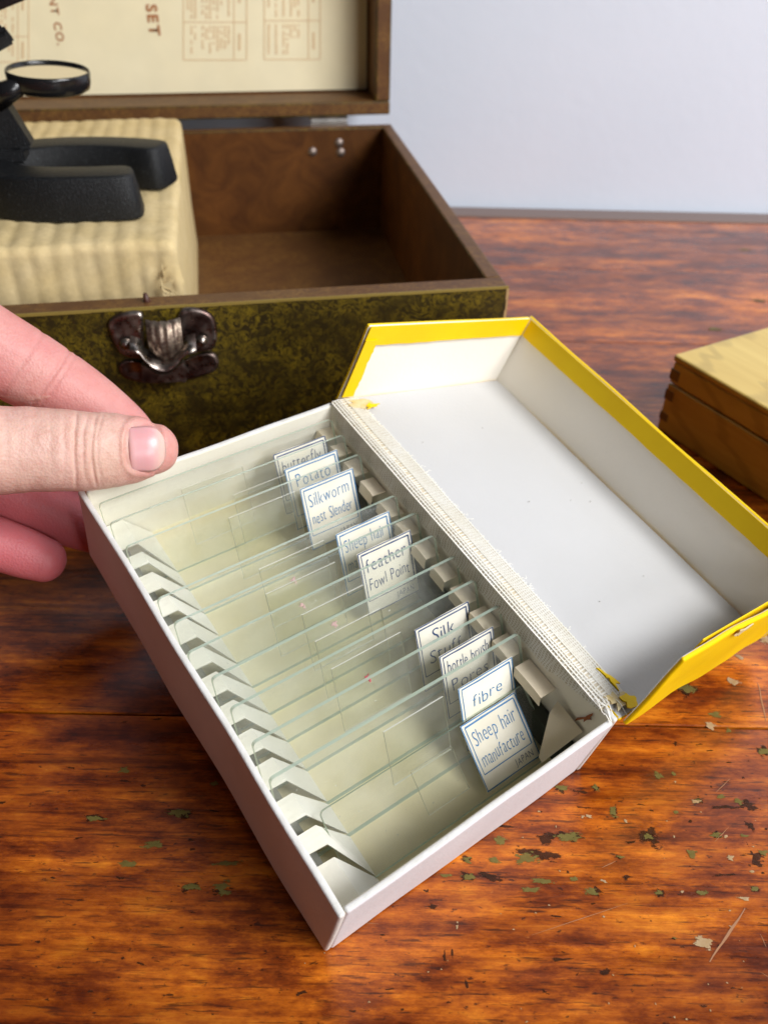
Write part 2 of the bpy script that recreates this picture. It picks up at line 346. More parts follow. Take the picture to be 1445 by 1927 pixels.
bm = bmesh.new(); TL = Vector((0, .2, 0))
Z8 = lambda x, y: (700 + x / 1.94, 1380 + y / 1.94)
green = [(690, 200, 45, 25), (815, 200, 26, 22), (880, 290, 26, 36), (1045, 155, 36, 26), (1185, 245, 40, 20), (1270, 232, 34, 18), (1335, 250, 36, 22), (715, 378, 120, 34), (470, 390, 52, 36), (560, 458, 110, 36), (445, 465, 55, 20), (270, 520, 60, 12), (350, 525, 60, 26), (620, 540, 80, 20), (740, 533, 34, 20), (575, 572, 90, 22), (797, 577, 55, 28), (1005, 378, 40, 24), (1165, 440, 44, 32), (1255, 372, 44, 20), (905, 452, 30, 15), (1355, 375, 40, 12), (1425, 435, 44, 22), (1200, 583, 55, 18), (1045, 585, 40, 26), (1395, 570, 40, 20), (1430, 65, 50, 32), (1110, 290, 26, 14), (1100, 150, 16, 20), (345, 460, 46, 18), (1105, 750, 26, 8)]
gl = [(*Z8(x, y), w / 1.94, h / 1.94) for x, y, w, h in green]
gl += [(1345, 620, 34, 10), (1425, 566, 34, 10), (1290, 1297, 42, 22), (1345, 1345, 30, 12), (1370, 1375, 14, 10), (235, 1450, 26, 14), (405, 1475, 20, 10), (340, 1530, 60, 12), (360, 1670, 44, 14), (420, 1668, 34, 20), (240, 1625, 46, 12), (425, 1680, 30, 10), (290, 1590, 40, 12), (180, 1540, 40, 10), (430, 1625, 60, 10), (1400, 470, 30, 7)]
for x, y, w, h in gl:
    c = on_table(x, y); dep = (c - CAM).dot(FWD); s = dep / F
    if random.random() < .5: fleck_poly(bm, (c.x - TL.x + random.uniform(-.5, .5) * mm, c.y - TL.y, 0), w * s * .75, h * s * 1.0, random.uniform(-.15, .15), 18, .00006, 2, .5)
    fleck_poly(bm, (c.x - TL.x, c.y - TL.y, 0), w * s * .62, h * s * .78, random.uniform(-.12, .12), 18, .00012, 0, .4)
pale = [(790, 305, 34, 12), (1305, 455, 22, 18), (1365, 605, 34, 12), (925, 322, 8, 14), (770, 305, 14, 8), (1180, 250, 30, 12), (845, 541, 30, 6), (1105, 178, 8, 6), (1290, 378, 18, 8), (310, 708, 9, 10), (1130, 580, 22, 6), (1385, 505, 14, 10)]
pl = [(*Z8(x, y), w / 1.94, h / 1.94) for x, y, w, h in pale] + [(1441, 1203, 26, 18), (1378, 1284, 18, 14), (1335, 1367, 22, 12), (1392, 1237, 9, 8)]
for _ in range(46):
    pl.append((random.uniform(560, 1445), random.uniform(1500, 1927), random.uniform(2, 5), random.uniform(1.5, 3.5)))
for x, y, w, h in pl:
    c = on_table(x, y); s = (c - CAM).dot(FWD) / F; fleck_poly(bm, (c.x - TL.x, c.y - TL.y, 0), w * s * .75, h * s * 1.0, random.uniform(-.6, .6), 9, .00013, 1, .6)
dk = [(*Z8(x, y), w / 1.94, h / 1.94) for x, y, w, h in [(1105, 40, 24, 14), (760, 213, 80, 10), (200, 577, 22, 14), (222, 633, 42, 12), (430, 520, 80, 26), (1370, 260, 60, 36), (1300, 270, 130, 12), (1380, 340, 34, 26), (640, 380, 60, 40), (930, 525, 60, 18), (1010, 375, 90, 50), (850, 872, 44, 14), (690, 825, 110, 9), (265, 815, 12, 26), (345, 915, 16, 34), (293, 800, 8, 22), (1285, 517, 110, 8), (1020, 282, 20, 8), (1390, 445, 80, 50), (600, 440, 160, 20), (470, 340, 90, 14), (820, 577, 40, 30)]]
for _ in range(110):
    dk.append((random.uniform(0, 1445), random.uniform(1350, 1927), random.uniform(4, 26), random.uniform(1.5, 4)))
for x, y, w, h in dk:
    c = on_table(x, y); s = (c - CAM).dot(FWD) / F; fleck_poly(bm, (c.x - TL.x, c.y - TL.y, 0), w * s * .7, h * s * 1.1, random.uniform(-.2, .2), 10, .00005, 2, .6)
def strip(bm, p, q, w, mat, h=.00010, wob=.3):
    p = on_table(*p) - TL; q = on_table(*q) - TL; dr = (q - p).normalized(); nn = Vector((-dr.y, dr.x, 0)); K = 9; prev = None; ph = random.random() * 40
    for i in range(K + 1):
        f = i / K; ww = w * (.25 + .75 * sin(pi * min(max(f, .04), .96))) * (1 + .5 * mnoise.noise(Vector((f * 5, ph, 0))))
        c = p.lerp(q, f) + nn * w * wob * mnoise.noise(Vector((f * 3, ph, 9))) * 2; c.z = h
        cur = (bm.verts.new(c + nn * ww / 2), bm.verts.new(c - nn * ww / 2))
        if prev: bm.faces.new((prev[0], prev[1], cur[1], cur[0])).material_index = mat
        prev = cur
strip(bm, Z8(1230, 835), Z8(1360, 640), .00055, 3); strip(bm, Z8(350, 745), Z8(540, 825), .00018, 2); strip(bm, Z8(1190, 100), Z8(1230, 145), .0003, 2)
strip(bm, (1425, 1285), (1441, 1358), .0005, 3); strip(bm, (1245, 1290), (1247, 1385), .00022, 2); strip(bm, (1283, 530), (1285, 640), .0004, 2); strip(bm, (1360, 540), (1430, 590), .0004, 2)
strip(bm, (1390, 1380), (1210, 1485), .00015, 2); strip(bm, (1180, 1700), (1000, 1760), .00014, 3); strip(bm, (1340, 1450), (1342, 1560), .00014, 2)
for _ in range(26):
    x, y = random.uniform(560, 1445), random.uniform(1480, 1920); a = random.uniform(-1.3, 1.3); l = random.uniform(20, 80)
    strip(bm, (x, y), (x + l * cos(a), y + l * sin(a)), random.uniform(.00008, .0002), random.choice((2, 2, 3)))
c = on_table(*Z8(1210, 765)) - TL; fleck_poly(bm, c, .0030, .0020, .1, 12, .0001, 1, .2)
fl = link('paint_flecks_and_scars', to_mesh(bm, 'flecks'), ['fleck_green', 'fleck_pale', 'fleck_dark', 'scratch'], table); fl['kind'] = 'stuff'

# ------------------------------------------------------------------ slide box (tray, hinged lid, racks)
TX, TY, TYAW, TILT = -.0108, .0841, .6536, .249
WT, LT, HT = .080, .1226, .0275
U = Vector((cos(TYAW), sin(TYAW), 0)); V0 = Vector((-sin(TYAW), cos(TYAW), 0)); ZZ = Vector((0, 0, 1))
V = V0 * cos(TILT) + ZZ * sin(TILT); Wv = -V0 * sin(TILT) + ZZ * cos(TILT)
TM = Matrix((U, V, Wv)).transposed().to_4x4(); TM.translation = Vector((TX, TY, .0002))
T = lambda a, b, c: TM @ Vector((a, b, c))
sbox = empty('slide_box', TM); tag(sbox, 'shallow white card slide box with yellow lid folded open, full of glass slides', 'slide box')

# tray walls: subdivided so that the card can be slightly wavy
def panel(bm, o, ex, ey, nx, ny, n, th, mats=(0, 0, 0)):
    """slab: origin o, edges ex, ey, thickness th along n; mats = (face on +n side, face on -n side, edges)"""
    o, ex, ey, n = map(Vector, (o, ex, ey, n)); g = [[[bm.verts.new(o + ex * i / nx + ey * j / ny + n * (th * k)) for j in range(ny + 1)] for i in range(nx + 1)] for k in (0, 1)]
    for i in range(nx):
        for j in range(ny):
            bm.faces.new((g[1][i][j], g[1][i + 1][j], g[1][i + 1][j + 1], g[1][i][j + 1])).material_index = mats[0]
            bm.faces.new((g[0][i][j + 1], g[0][i + 1][j + 1], g[0][i + 1][j], g[0][i][j])).material_index = mats[1]
    for i in range(nx):
        bm.faces.new((g[0][i][0], g[0][i + 1][0], g[1][i + 1][0], g[1][i][0])).material_index = mats[2]
        bm.faces.new((g[1][i][ny], g[1][i + 1][ny], g[0][i + 1][ny], g[0][i][ny])).material_index = mats[2]
    for j in range(ny):
        bm.faces.new((g[1][0][j], g[1][0][j + 1], g[0][0][j + 1], g[0][0][j])).material_index = mats[2]
        bm.faces.new((g[0][nx][j], g[0][nx][j + 1], g[1][nx][j + 1], g[1][nx][j])).material_index = mats[2]
th = .0016
def shell(name, pieces, mats, parent, amp=.0004, freq=45, seed=0, bev=.0006):
    bm = bmesh.new()
    for p in pieces: panel(bm, *p)
    bmesh.ops.recalc_face_normals(bm, faces=bm.faces)
    me = to_mesh(bm, name); o = link(name, me, mats, parent); jitter(me, amp, freq, seed)
    if bev:
        mo = o.modifiers.new('bev', 'BEVEL'); mo.width = bev; mo.segments = 3; mo.limit_method = 'ANGLE'; mo.angle_limit = 1.0
    return o
OUT, INN, RIM = 0, 1, 2
e = .00002
tray_m = ['tray_outer', 'tray_inner', 'white_card']
shell('tray_wall', [((0, 0, 0), (0, LT, 0), (0, 0, HT), 24, 4, (1, 0, 0), th, (INN, OUT, RIM))], tray_m, sbox, .0005, 40, 1)
shell('tray_wall', [((WT - th, 0, 0), (0, LT, 0), (0, 0, HT), 24, 4, (1, 0, 0), th, (OUT, INN, RIM))], tray_m, sbox, .0005, 40, 2)
shell('tray_wall', [((th, 0, 0), (WT - 2 * th, 0, 0), (0, 0, HT), 16, 4, (0, 1, 0), th, (INN, OUT, RIM))], tray_m, sbox, .0004, 40, 3)
shell('tray_wall', [((th, LT - th, 0), (WT - 2 * th, 0, 0), (0, 0, HT), 16, 4, (0, 1, 0), th, (OUT, INN, RIM))], tray_m, sbox, .0004, 40, 4)
box('tray_floor', (th, th, .0001), (WT - th, LT - th, .0012), 'floor_card', sbox)
bm = bmesh.new(); fleck_poly(bm, (0, 0), .0008, .0028, .35, 12, .0001, 0, .8)
st = link('rust_stain', to_mesh(bm), plain('rust', (.30, .09, .025), .8), sbox); st.matrix_local = Matrix.Translation((WT - th - .0004, .006, .0205)) @ Matrix(((0, 0, -1), (1, 0, 0), (0, 1, 0))).to_4x4()

# slides: bottom and top edge position along the tray, lean back against the slots
SL = [(118.6, 3.4, 76.2), (111.4, 3.2, 75.8), (102.6, 3.4, 75.6), (84.6, 3.2, 75.8), (76.6, 3.6, 77.4), (67.8, 2.6, 76.8), (59.2, 4.2, 77.8), (50.4, 4.2, 77.2), (40.8, 4.2, 77.8), (31.8, 3.2, 76.6)]
CT, CB, DB = 24.6, 1.5, 14.0
geo = [(bt - DB, CB, bt, CT, a0, a1) for bt, a0, a1 in SL] + [(6.6, 1.6, 23.2, 12.6, 12.0, 75.2)]
texts = [('butterfly', ['butterfly', ''], 'ink_navy', 4.0), ('Potato', ['Potato', ''], 'ink_blue', 3.4), ('Silkworm nest Slender', ['Silkworm', 'nest Slender'], 'ink_blue', 3.0), ('Sheep hair manufacture', ['Sheep hair', 'manufacture'], 'ink_blue', 3.4), ('feather Fowl Point', ['feather', 'Fowl Point'], 'ink_navy', 3.8), None, None, ('Silk Stuff', ['Silk', 'Stuff'], 'ink_navy', 4.6), ('bottle brush Pores', ['bottle brush', 'Pores'], 'ink_navy', 4.4), ('fibre', ['fibre', ''], 'ink_blue', 5.0), ('Sheep hair manufacture', ['Sheep hair', 'manufacture'], 'ink_blue', .3)]
slots = [g[0] + (11.0 - CB) * DB / (CT - CB) for g in geo[:3]] + [94.0 - 14 + 5.8] + [g[0] + (11.0 - CB) * DB / (CT - CB) for g in geo[3:10]] + [15.8]
slot_floor = [g[0] for g in geo[:3]] + [80.5] + [g[0] for g in geo[3:10]] + [6.6]

# racks: folded card strip with slanted slots; each tab between two slots is its own piece
def rack(side):
    top = 12.0 if side == 'left' else 19.0
    if side == 'left': prof = [(1.9, top - .8), (9.6, top), (18.4, 1.3)]
    else: prof = [(78.1, top - .4), (72.9, top), (72.5, top - 2.6)]
    bs = [(slots[i], slot_floor[i]) for i in range(12)]
    gap = 1.9 if side == 'left' else 1.5
    base = box('slide_rack', (prof[0][0] * mm if side == 'left' else 74.2 * mm, 2.2 * mm, 1.3 * mm), ((9.0 if side == 'left' else 78.0) * mm, 119.5 * mm, (4.2 if side == 'left' else 9.0) * mm), 'rack_slot_shade' if side == 'left' else 'rack_hollow_shade', sbox)  # base colour paints the shade seen through slots and under the tabs
    if side == 'right': bs = [(t_ + .75 * (t_ - f_), f_) for t_, f_ in bs[:11]] + [(15.2, 8.0)]
    edges = [(120.6, 120.6)] + bs + [(2.3, 2.3)]
    for i in range(13):
        (t1, f1), (t0, f0) = edges[i], edges[i + 1]
        if i > 0: t1 -= gap; f1 -= .35
        if i < 12: t0 += gap * .75; f0 += .35
        f1 = max(f1, f0 + 1.0)
        if t1 - t0 < .8 or (side == 'right' and i == 12): continue
        bm = bmesh.new(); tk = .45
        tilt = random.uniform(-.4, .4); lift = random.uniform(-.3, .5)
        rows = []
        for j, (a, c) in enumerate(prof):
            k = {0: 0.0, 1: .08 if side == 'left' else 0.0, 2: 1.0}[j]
            if side == 'right': k = {0: 0, 1: 0, 2: .1}[j]
            b0 = t0 + (f0 - t0) * k; b1 = t1 + (f1 - t1) * k
            dz = (lift if j == 1 else lift * .4 if j == 0 else 0)
            rows.append([(a + (tilt if j == 1 else 0), b0 + (b1 - b0) * q / 4, c + dz + (.0 if j != 1 else .25 * sin(pi * q / 4))) for q in range(5)])
        vt = [[bm.verts.new(Vector(p) * mm) for p in r] for r in rows]; vb = [[bm.verts.new(Vector((p[0], p[1], p[2] - tk)) * mm) for p in r] for r in rows]
        for j in range(2):
            for q in range(4):
                bm.faces.new((vt[j][q], vt[j + 1][q], vt[j + 1][q + 1], vt[j][q + 1])); bm.faces.new((vb[j][q + 1], vb[j + 1][q + 1], vb[j + 1][q], vb[j][q]))
            for q, s in ((0, 1), (4, -1)): bm.faces.new((vt[j][q], vb[j][q], vb[j + 1][q], vt[j + 1][q]))
        for q in range(4):
            bm.faces.new((vt[0][q], vt[0][q + 1], vb[0][q + 1], vb[0][q])); bm.faces.new((vt[2][q + 1], vt[2][q], vb[2][q], vb[2][q + 1]))
        bmesh.ops.recalc_face_normals(bm, faces=bm.faces)
        link('rack_tab', to_mesh(bm, 'rack_tab'), 'rack_card' if side == 'left' else 'rack_tan', base)
    return base
rack('left'); rr = rack('right')
bm = bmesh.new()     # the bent end flap of the right rack
prism(bm, [Vector(p) * mm for p in ((76.9, 13.8, 17.4), (78.0, 4.6, 15.2), (69.6, 5.8, 4.2), (69.8, 7.4, 4.6), (74.6, 13.0, 14.6))], Vector((-.25, -.1, .45)) * mm)
bmesh.ops.recalc_face_normals(bm, faces=bm.faces)
fo = link('bent_flap', to_mesh(bm), 'rack_tan', rr)

# lid
LANG, WL, HL = -.2599, .0751, .0263
LM = Matrix.Translation((WT + .0004, 0, HT + .0002)) @ Matrix.Rotation(-LANG, 4, 'Y')
lm = ['lid_white', 'yellow', 'yellow']; lmw = ['lid_wall', 'yellow', 'yellow']
lid = shell('lid', [((0, 0, -.0013), (WL, 0, 0), (0, LT, 0), 16, 20, (0, 0, 1), .0013, (0, 1, 2))], lm, sbox, .0003, 22, 6)
lid.matrix_local = LM
t2 = .0014
shell('lid_wall', [((WL, -t2, -.0013), (0, LT + 2 * t2, 0), (0, 0, HL + .0013), 24, 5, (1, 0, 0), t2, (1, 0, 2))], lmw, lid, .0007, 30, 7)
far = shell('lid_wall', [((.0008, LT, -.0013), (WL - .0008, 0, 0), (0, 0, HL + .0013), 16, 5, (0, 1, 0), t2, (1, 0, 2))], lmw, lid, .0004, 30, 8)
near = shell('lid_wall', [((.0008, -t2, -.0013), (WL - .0008, 0, 0), (0, 0, HL * .92 + .0013), 20, 5, (0, 1, 0), t2, (0, 1, 2))], lmw, lid, .0007, 60, 9)
def paper_strip(name, o, ex, ey, nx, ny, n, mat, parent, wav=.0003, thick=.00018, seed=0):
    bm = bmesh.new(); panel(bm, o, ex, ey, nx, ny, n, thick, (0, 0, 0)); bmesh.ops.recalc_face_normals(bm, faces=bm.faces)
    ey_ = Vector(ey).normalized(); o_ = Vector(o)
    for v in bm.verts:
        r = (v.co - o_).dot(ey_) / Vector(ey).length
        if r < .05: v.co -= ey_ * wav * (mnoise.noise(v.co * 180 + Vector((seed, 0, 0))) + .4 * mnoise.noise(v.co * 700))
    return link(name, to_mesh(bm), mat, parent)
TI = .0066
paper_strip('yellow_turn_in', (.001, LT - .0004, HL - TI), (WL - .002, 0, 0), (0, 0, TI), 40, 2, (0, -1, 0), 'yellow', lid, .0003, .0003, 1)
paper_strip('yellow_turn_in', (WL - .0006, .001, HL - TI), (0, LT - .002, 0), (0, 0, TI), 50, 2, (-1, 0, 0), 'yellow', lid, .0002, .0003, 2)
paper_strip('yellow_turn_in', (.0055, LT - .0008, .0012), (0, 0, HL - TI + .001), (-.0047, 0, 0), 20, 2, (0, -1, 0), 'yellow', lid, .0008, .0003, 3)
paper_strip('yellow_turn_in', (.012, .0006, HL * .92 - TI), (WL - .014, 0, 0), (0, 0, TI), 30, 2, (0, 1, 0), 'yellow', lid, .0005, .0003, 4)
# worn corners
for (p, rx, ry, mt) in (((.0035, .004, .0004), .0035, .0022, 'worn_paper'), ((.006, .0095, .0004), .0012, .0030, 'yellow'), ((.006, .118, .0004), .0042, .0018, 'worn_paper'), ((.009, .1165, .0006), .003, .0010, 'yellow'), ((.006, .0025, .0008), .0024, .0020, 'yellow')):
    bm = bmesh.new(); fleck_poly(bm, (0, 0), rx, ry, random.uniform(-.3, .3), 16, .0003, 0, .7); link('torn_paper', to_mesh(bm), mt, lid, Vector(p) + Vector((0, 0, .0004)))
for (x, r) in ((.030, .0038),):
    bm = bmesh.new(); fleck_poly(bm, (0, 0), r, .0012, 0, 14, .0002, 0, .8); q = link('worn_edge', to_mesh(bm), 'worn_paper', lid); q.matrix_local = Matrix.Translation((x, -t2 - .0004, HL * .92 - .0012)) @ Matrix.Rotation(pi / 2, 4, 'X')

bm = bmesh.new()
for _ in range(8): fleck_poly(bm, (random.uniform(.012, .07), random.uniform(.012, .115)), random.uniform(.0001, .00022), random.uniform(.00008, .00014), random.uniform(0, 3), 7, .00012, 0, .5)
q = link('dust_specks', to_mesh(bm), plain('speck_grey', (.40, .38, .35), .8), lid, (0, 0, .00035)); q['kind'] = 'stuff'
# woven hinge tape: real threads
bm = bmesh.new()
def hinge_pt(s, b):               # s from inside the tray wall (negative) over the rim on to the lid (positive), metres
    wob = .00035 * mnoise.noise(Vector((s * 300, b * 60, 0)))
    if s < -.0022: return Vector((WT - th - .0009 + wob * .4, b, HT + .0008 + (s + .0022)))
    if s < 0.0012:
        f = (s + .0022) / .0034; return Vector((WT - th - .0009 + f * .0036, b, HT + .0007 + .0004 * sin(pi * f) + wob * .4))
    p = LM @ Vector((s + .0004, b, .0006 + .0003 * math.exp(-(s - .0012) / .002)))
    return p + Vector((0, 0, wob * .5))
def thread(pts, wd, across, mat):
    prev = None
    for p in pts:
        cur = (bm.verts.new(p + across * wd / 2), bm.verts.new(p - across * wd / 2))
        if prev: bm.faces.new((prev[0], prev[1], cur[1], cur[0])).material_index = mat
        prev = cur
s0b = lambda b: -.0085 - .0018 * mnoise.noise(Vector((b * 40, 3, 0)))
s1b = lambda b: .0066 + .0012 * mnoise.noise(Vector((b * 30, 9, 0)))
nb = 132; B0, B1 = .0045, LT - .0015
for i in range(nb):
    b = B0 + (B1 - B0) * i / (nb - 1); dev = random.uniform(-.0001, .0001)
    a0, a1 = s0b(b) - random.uniform(0, .0006), s1b(b) + random.uniform(0, .0006)
    if b < .02: a0 = max(a0, -.0022 - (b) * .28)
    pts = [hinge_pt(a0 + (a1 - a0) * k / 22, b + dev + .0002 * sin(k * .7 + i)) + Vector((0, 0, .00009 * (-1) ** (k + i))) for k in range(23)]
    thread(pts, random.uniform(.00034, .00050), Vector((0, 1, 0)), 0)
for k in range(14):
    b = B0 + random.uniform(-.001, .003); s_ = random.uniform(-.003, .006); l_ = random.uniform(.0015, .0045); da = random.uniform(-.6, .6)
    thread([hinge_pt(s_ + da * l_ * q / 5, b - l_ * q / 5) + Vector((0, 0, .0003 + .0004 * sin(q))) for q in range(6)], .00022, Vector((1, 0, 0)), 0)
for k in range(16):
    b = random.uniform(.01, LT - .01); l_ = random.uniform(.0008, .0022); e_ = s1b(b)
    thread([hinge_pt(e_ + l_ * q / 4, b + .0004 * q * random.uniform(-.5, .5)) + Vector((0, 0, .0002)) for q in range(5)], .0002, Vector((0, 1, 0)), 0)
ns = 20
for j in range(ns):
    s = -.0088 + .0160 * j / (ns - 1)
    pts = []
    for k in range(121):
        b = B0 + (B1 - B0) * k / 120
        ok = s0b(b) <= s <= s1b(b) and not (b < .02 and s < -.0022 - b * .28)
        if ok: pts.append(hinge_pt(s, b) + Vector((0, 0, .00015)))
        else:
            if len(pts) > 1: thread(pts, .00040, (Vector((1, 0, 0)) if -.0022 < s else Vector((0, 0, 1))), 0)
            pts = []
    if len(pts) > 1: thread(pts, .00040, (Vector((1, 0, 0)) if -.0022 < s else Vector((0, 0, 1))), 0)
bmesh.ops.recalc_face_normals(bm, faces=bm.faces)
tape = link('woven_hinge_tape', to_mesh(bm), ['gauze'], sbox); tape['kind'] = 'stuff'
bm = bmesh.new(); rows = []
for k in range(81):
    b = .0040 + (LT - .0050) * k / 80; a0_, a1_ = s0b(b), s1b(b)
    if b < .02: a0_ = max(a0_, -.0022 - b * .28)
    row = []
    for q in range(15):
        s_ = a0_ + (a1_ - a0_) * q / 14; row.append(bm.verts.new(hinge_pt(s_, b) + (Vector((.00022, 0, 0)) if s_ < -.0022 else Vector((0, 0, -.00013)))))
    rows.append(row)
for r, r2 in zip(rows, rows[1:]):
    for q in range(14): bm.faces.new((r[q], r[q + 1], r2[q + 1], r2[q]))
bmesh.ops.recalc_face_normals(bm, faces=bm.faces); link('tape_shade_backing', to_mesh(bm), 'gauze_gap_shade', sbox)  # darker sheet paints the thread shadows into the gaps of the weave
# ------------------------------------------------------------------ microscope slides
slide_names = ['glass slide with white label reading butterfly', 'glass slide with white label reading Potato', 'glass slide with white label reading Silkworm nest Slender', 'upright glass slide labelled Sheep hair manufacture, between Silkworm and feather slides', 'glass slide with white label reading feather Fowl Point', 'unlabelled glass slide standing next to the feather Fowl Point slide', 'unlabelled glass slide standing next to the Silk Stuff slide', 'glass slide with white label reading Silk Stuff', 'glass slide with white label reading bottle brush Pores', 'glass slide with white label reading fibre', 'low leaning glass slide labelled Sheep hair manufacture, after the fibre slide']
covers = {0: (22, 18, 0), 1: (34, 16, 0), 2: (28, 20, 0), 3: (27, 19, 'p'), 4: (24, 20, 'p'), 6: (27, 19, 0), 7: (26, 20, 'r'), 9: (29, 17, 0), 10: (24, 12, 0), 5: (30, 18, 'p')}
for i, (b0, c0, b1, c1, a0, a1) in enumerate(geo):
    P0 = T(a0 * mm, b0 * mm, c0 * mm); ey = (T(a0 * mm, b1 * mm, c1 * mm) - P0); hgt = ey.length; ey.normalize(); ez = U.cross(ey)
    SM = Matrix((U, ey, ez)).transposed().to_4x4(); SM.translation = P0
    wd = (a1 - a0) * mm; tk = .0011
    g = empty('microscope_slide', SM); tag(g, slide_names[i], 'slide', 'glass slides standing in the slide box')
    bm = bmesh.new(); r = .0011; pts = []
    for (cx, cy2, s) in ((wd - r, hgt - r, 0), (r, hgt - r, 1), (r, r, 2), (wd - r, r, 3)):
        for k in range(4):
            a = (s + k / 3) * pi / 2; pts.append(Vector((cx + r * cos(a), cy2 + r * sin(a), -tk / 2)))
    fs = prism(bm, pts, Vector((0, 0, tk)))
    for f in fs[2:]: f.material_index = 1
    bmesh.ops.recalc_face_normals(bm, faces=bm.faces)
    link('glass_plate', to_mesh(bm), ['glass', 'glass_edge'], g)
    if i in covers:
        cx, sz, sp = covers[i]; sx, sy = sz * mm * 1.05, min(sz * mm * .95, hgt - .006); x0 = cx * mm; y0 = (hgt - sy) / 2 + .001
        bm = bmesh.new(); rot = random.uniform(-.03, .03)
        fs = prism(bm, [Vector((x0, y0, tk / 2 + .00005)), Vector((x0 + sx, y0, tk / 2 + .00005)), Vector((x0 + sx, y0 + sy, tk / 2 + .00005)), Vector((x0, y0 + sy, tk / 2 + .00005))], Vector((0, 0, .00042)))
        for f in fs[2:]: f.material_index = 1
        bmesh.ops.recalc_face_normals(bm, faces=bm.faces); link('cover_slip', to_mesh(bm), ['cover', 'cover_edge'], g)
        if sp:
            bm = bmesh.new(); fleck_poly(bm, (x0 + sx * .42, y0 + sy * .62), .0008, .0005, .5, 12, .0001, 0, .9); fleck_poly(bm, (x0 + sx * .45, y0 + sy * .57), .0004, .0006, .2, 9, .00012, 0, .9)
            q = link('specimen', to_mesh(bm), 'specimen' if sp == 'r' else 'specimen_pale', g, (0, 0, tk / 2 + .00055))
    if texts[i]:
        _, lines, ink, drop = texts[i]
        lw, lh = (.0182, min(.0195, hgt - (drop + 2) * mm)) if i < 10 else (.0185, .0180)
        x1 = wd - (.0036 if i < 10 else .0038); x0 = x1 - lw; y1 = hgt - drop * mm; y0 = y1 - lh; z = tk / 2
        bm = bmesh.new(); pts = []
        for k in range(7): pts.append(Vector((x0 + lw * k / 6, y0 + random.uniform(-.00012, .00012), z)))
        for k in range(7): pts.append(Vector((x1 - lw * k / 6, y1 + random.uniform(-.00012, .00012), z)))
        prism(bm, pts, Vector((0, 0, .00015))); bmesh.ops.recalc_face_normals(bm, faces=bm.faces)
        lb = link('paper_label', to_mesh(bm), 'label_paper', g)
        bm = bmesh.new(); zz = z + .00022
        def bar(xa, ya, xb, yb, w):
            d = Vector((xb - xa, yb - ya, 0)); n = Vector((-d.y, d.x, 0)).normalized() * w / 2; K = 6; prev = None; ph = random.random() * 30
            for k in range(K + 1):
                p = Vector((xa, ya, zz)) + d * k / K + n * .8 * mnoise.noise(Vector((k * .6, ph, 0))); ww = n * (1 + .5 * mnoise.noise(Vector((k, ph, 4))))
                cur = (bm.verts.new(p + ww), bm.verts.new(p - ww))
                if prev: bm.faces.new((prev[0], prev[1], cur[1], cur[0]))
                prev = cur
        mg = .0011; yl = y0 + .0042; lwid = .00030
        bar(x0 + mg, yl, x1 - mg, yl, lwid * .8); bar(x0 + mg, y1 - mg, x1 - mg, y1 - mg, lwid * 1.3); bar(x0 + mg, yl, x0 + mg, y1 - mg, lwid * .8); bar(x1 - mg, yl, x1 - mg, y1 - mg, lwid * 1.3)
        bar(x0 + .0002, y0 + .0002, x0 + .0002, y1 - .0002, lwid); bar(x0 + .0002, y1 - .0002, x1 - .0002, y1 - .0002, lwid); bar(x1 - .0002, y0 + .0002, x1 - .0002, y1 - .0002, lwid); bar(x0, y0 + .0002, x1, y0 + .0002, lwid)
        bmesh.ops.recalc_face_normals(bm, faces=bm.faces)
        def place(s, size, xc, y, maxw, mt, parent, nm='lettering'):
            tb, w = text_mesh(s, size, .04, .05, -.013, 1.25); k = min(1.0, maxw / w)
            for v in tb.verts: v.co = Vector((xc - w * k / 2 + v.co.x * k, y + v.co.y, zz + .00003))
            link(nm, to_mesh(tb), mt, parent)
        link('printed_border', to_mesh(bm), ink, lb)
        xc = (x0 + x1) / 2; mw = lw - .0042
        sz = .0058
        place(lines[0], sz if i != 9 else .0050, xc, y1 - (.0066 if i != 9 else .0078), mw * (.86 if len(lines[0]) < 7 else 1), ink, lb)
        if lines[1]: place(lines[1], sz * .93, xc, y1 - .0122, mw * (.9 if len(lines[1]) < 7 else 1), ink, lb)
        place('JAPAN', .0026, x1 - .0048, y0 + .0013, .0062, 'ink_navy', lb)

# ------------------------------------------------------------------ marbled case with open lid
CX, CY, CYAW, CDEP, CHGT, CTH = .0437, .2929, .1915, .2346, .0642, .0062
CW = .318
CM = Matrix.Translation((CX, CY, 0)) @ Matrix.Rotation(CYAW, 4, 'Z')     # local x = -a
case = empty('instrument_case', CM @ Matrix.Translation((-CW / 2, CDEP / 2, 0))); tag(case, 'wooden case in olive marbled paper, open lid lined with a printed cream sheet', 'case')
CIN = (CM @ Matrix.Translation((-CW / 2, CDEP / 2, 0))).inverted() @ CM
def cpart(name, lo, hi, outer_axis, bev=.0008, parent=None, mats=('marble', 'inner', 'rim_brown'), M=None, inner=None):
    """outer_axis: (axis, sign) of the papered face"""
    bm = bmesh.new(); box_bm(bm, lo, hi, 1, bev, 2)
    ctr = (Vector(lo) + Vector(hi)) / 2
    bm.normal_update()
    for f in bm.faces:
        n = f.normal
        if n[outer_axis[0]] * outer_axis[1] > .5 or n.z < -.5: f.material_index = 0
        elif n.z > .5: f.material_index = 2
    bmesh.ops.transform(bm, matrix=M if M is not None else CIN, verts=bm.verts)
    return link(name, to_mesh(bm), list(mats), parent or case)
cpart('front_wall', (-CW, 0, 0), (0, .0092, CHGT), (1, -1))
cpart('back_wall', (-CW, CDEP - CTH, 0), (0, CDEP, CHGT), (1, 1))
cpart('side_wall', (-CTH, .0092 + e, 0), (0, CDEP - CTH - e, CHGT - .0001), (0, 1))
cpart('side_wall', (-CW, .0092 + e, 0), (-CW + CTH, CDEP - CTH - e, CHGT - .0001), (0, -1))
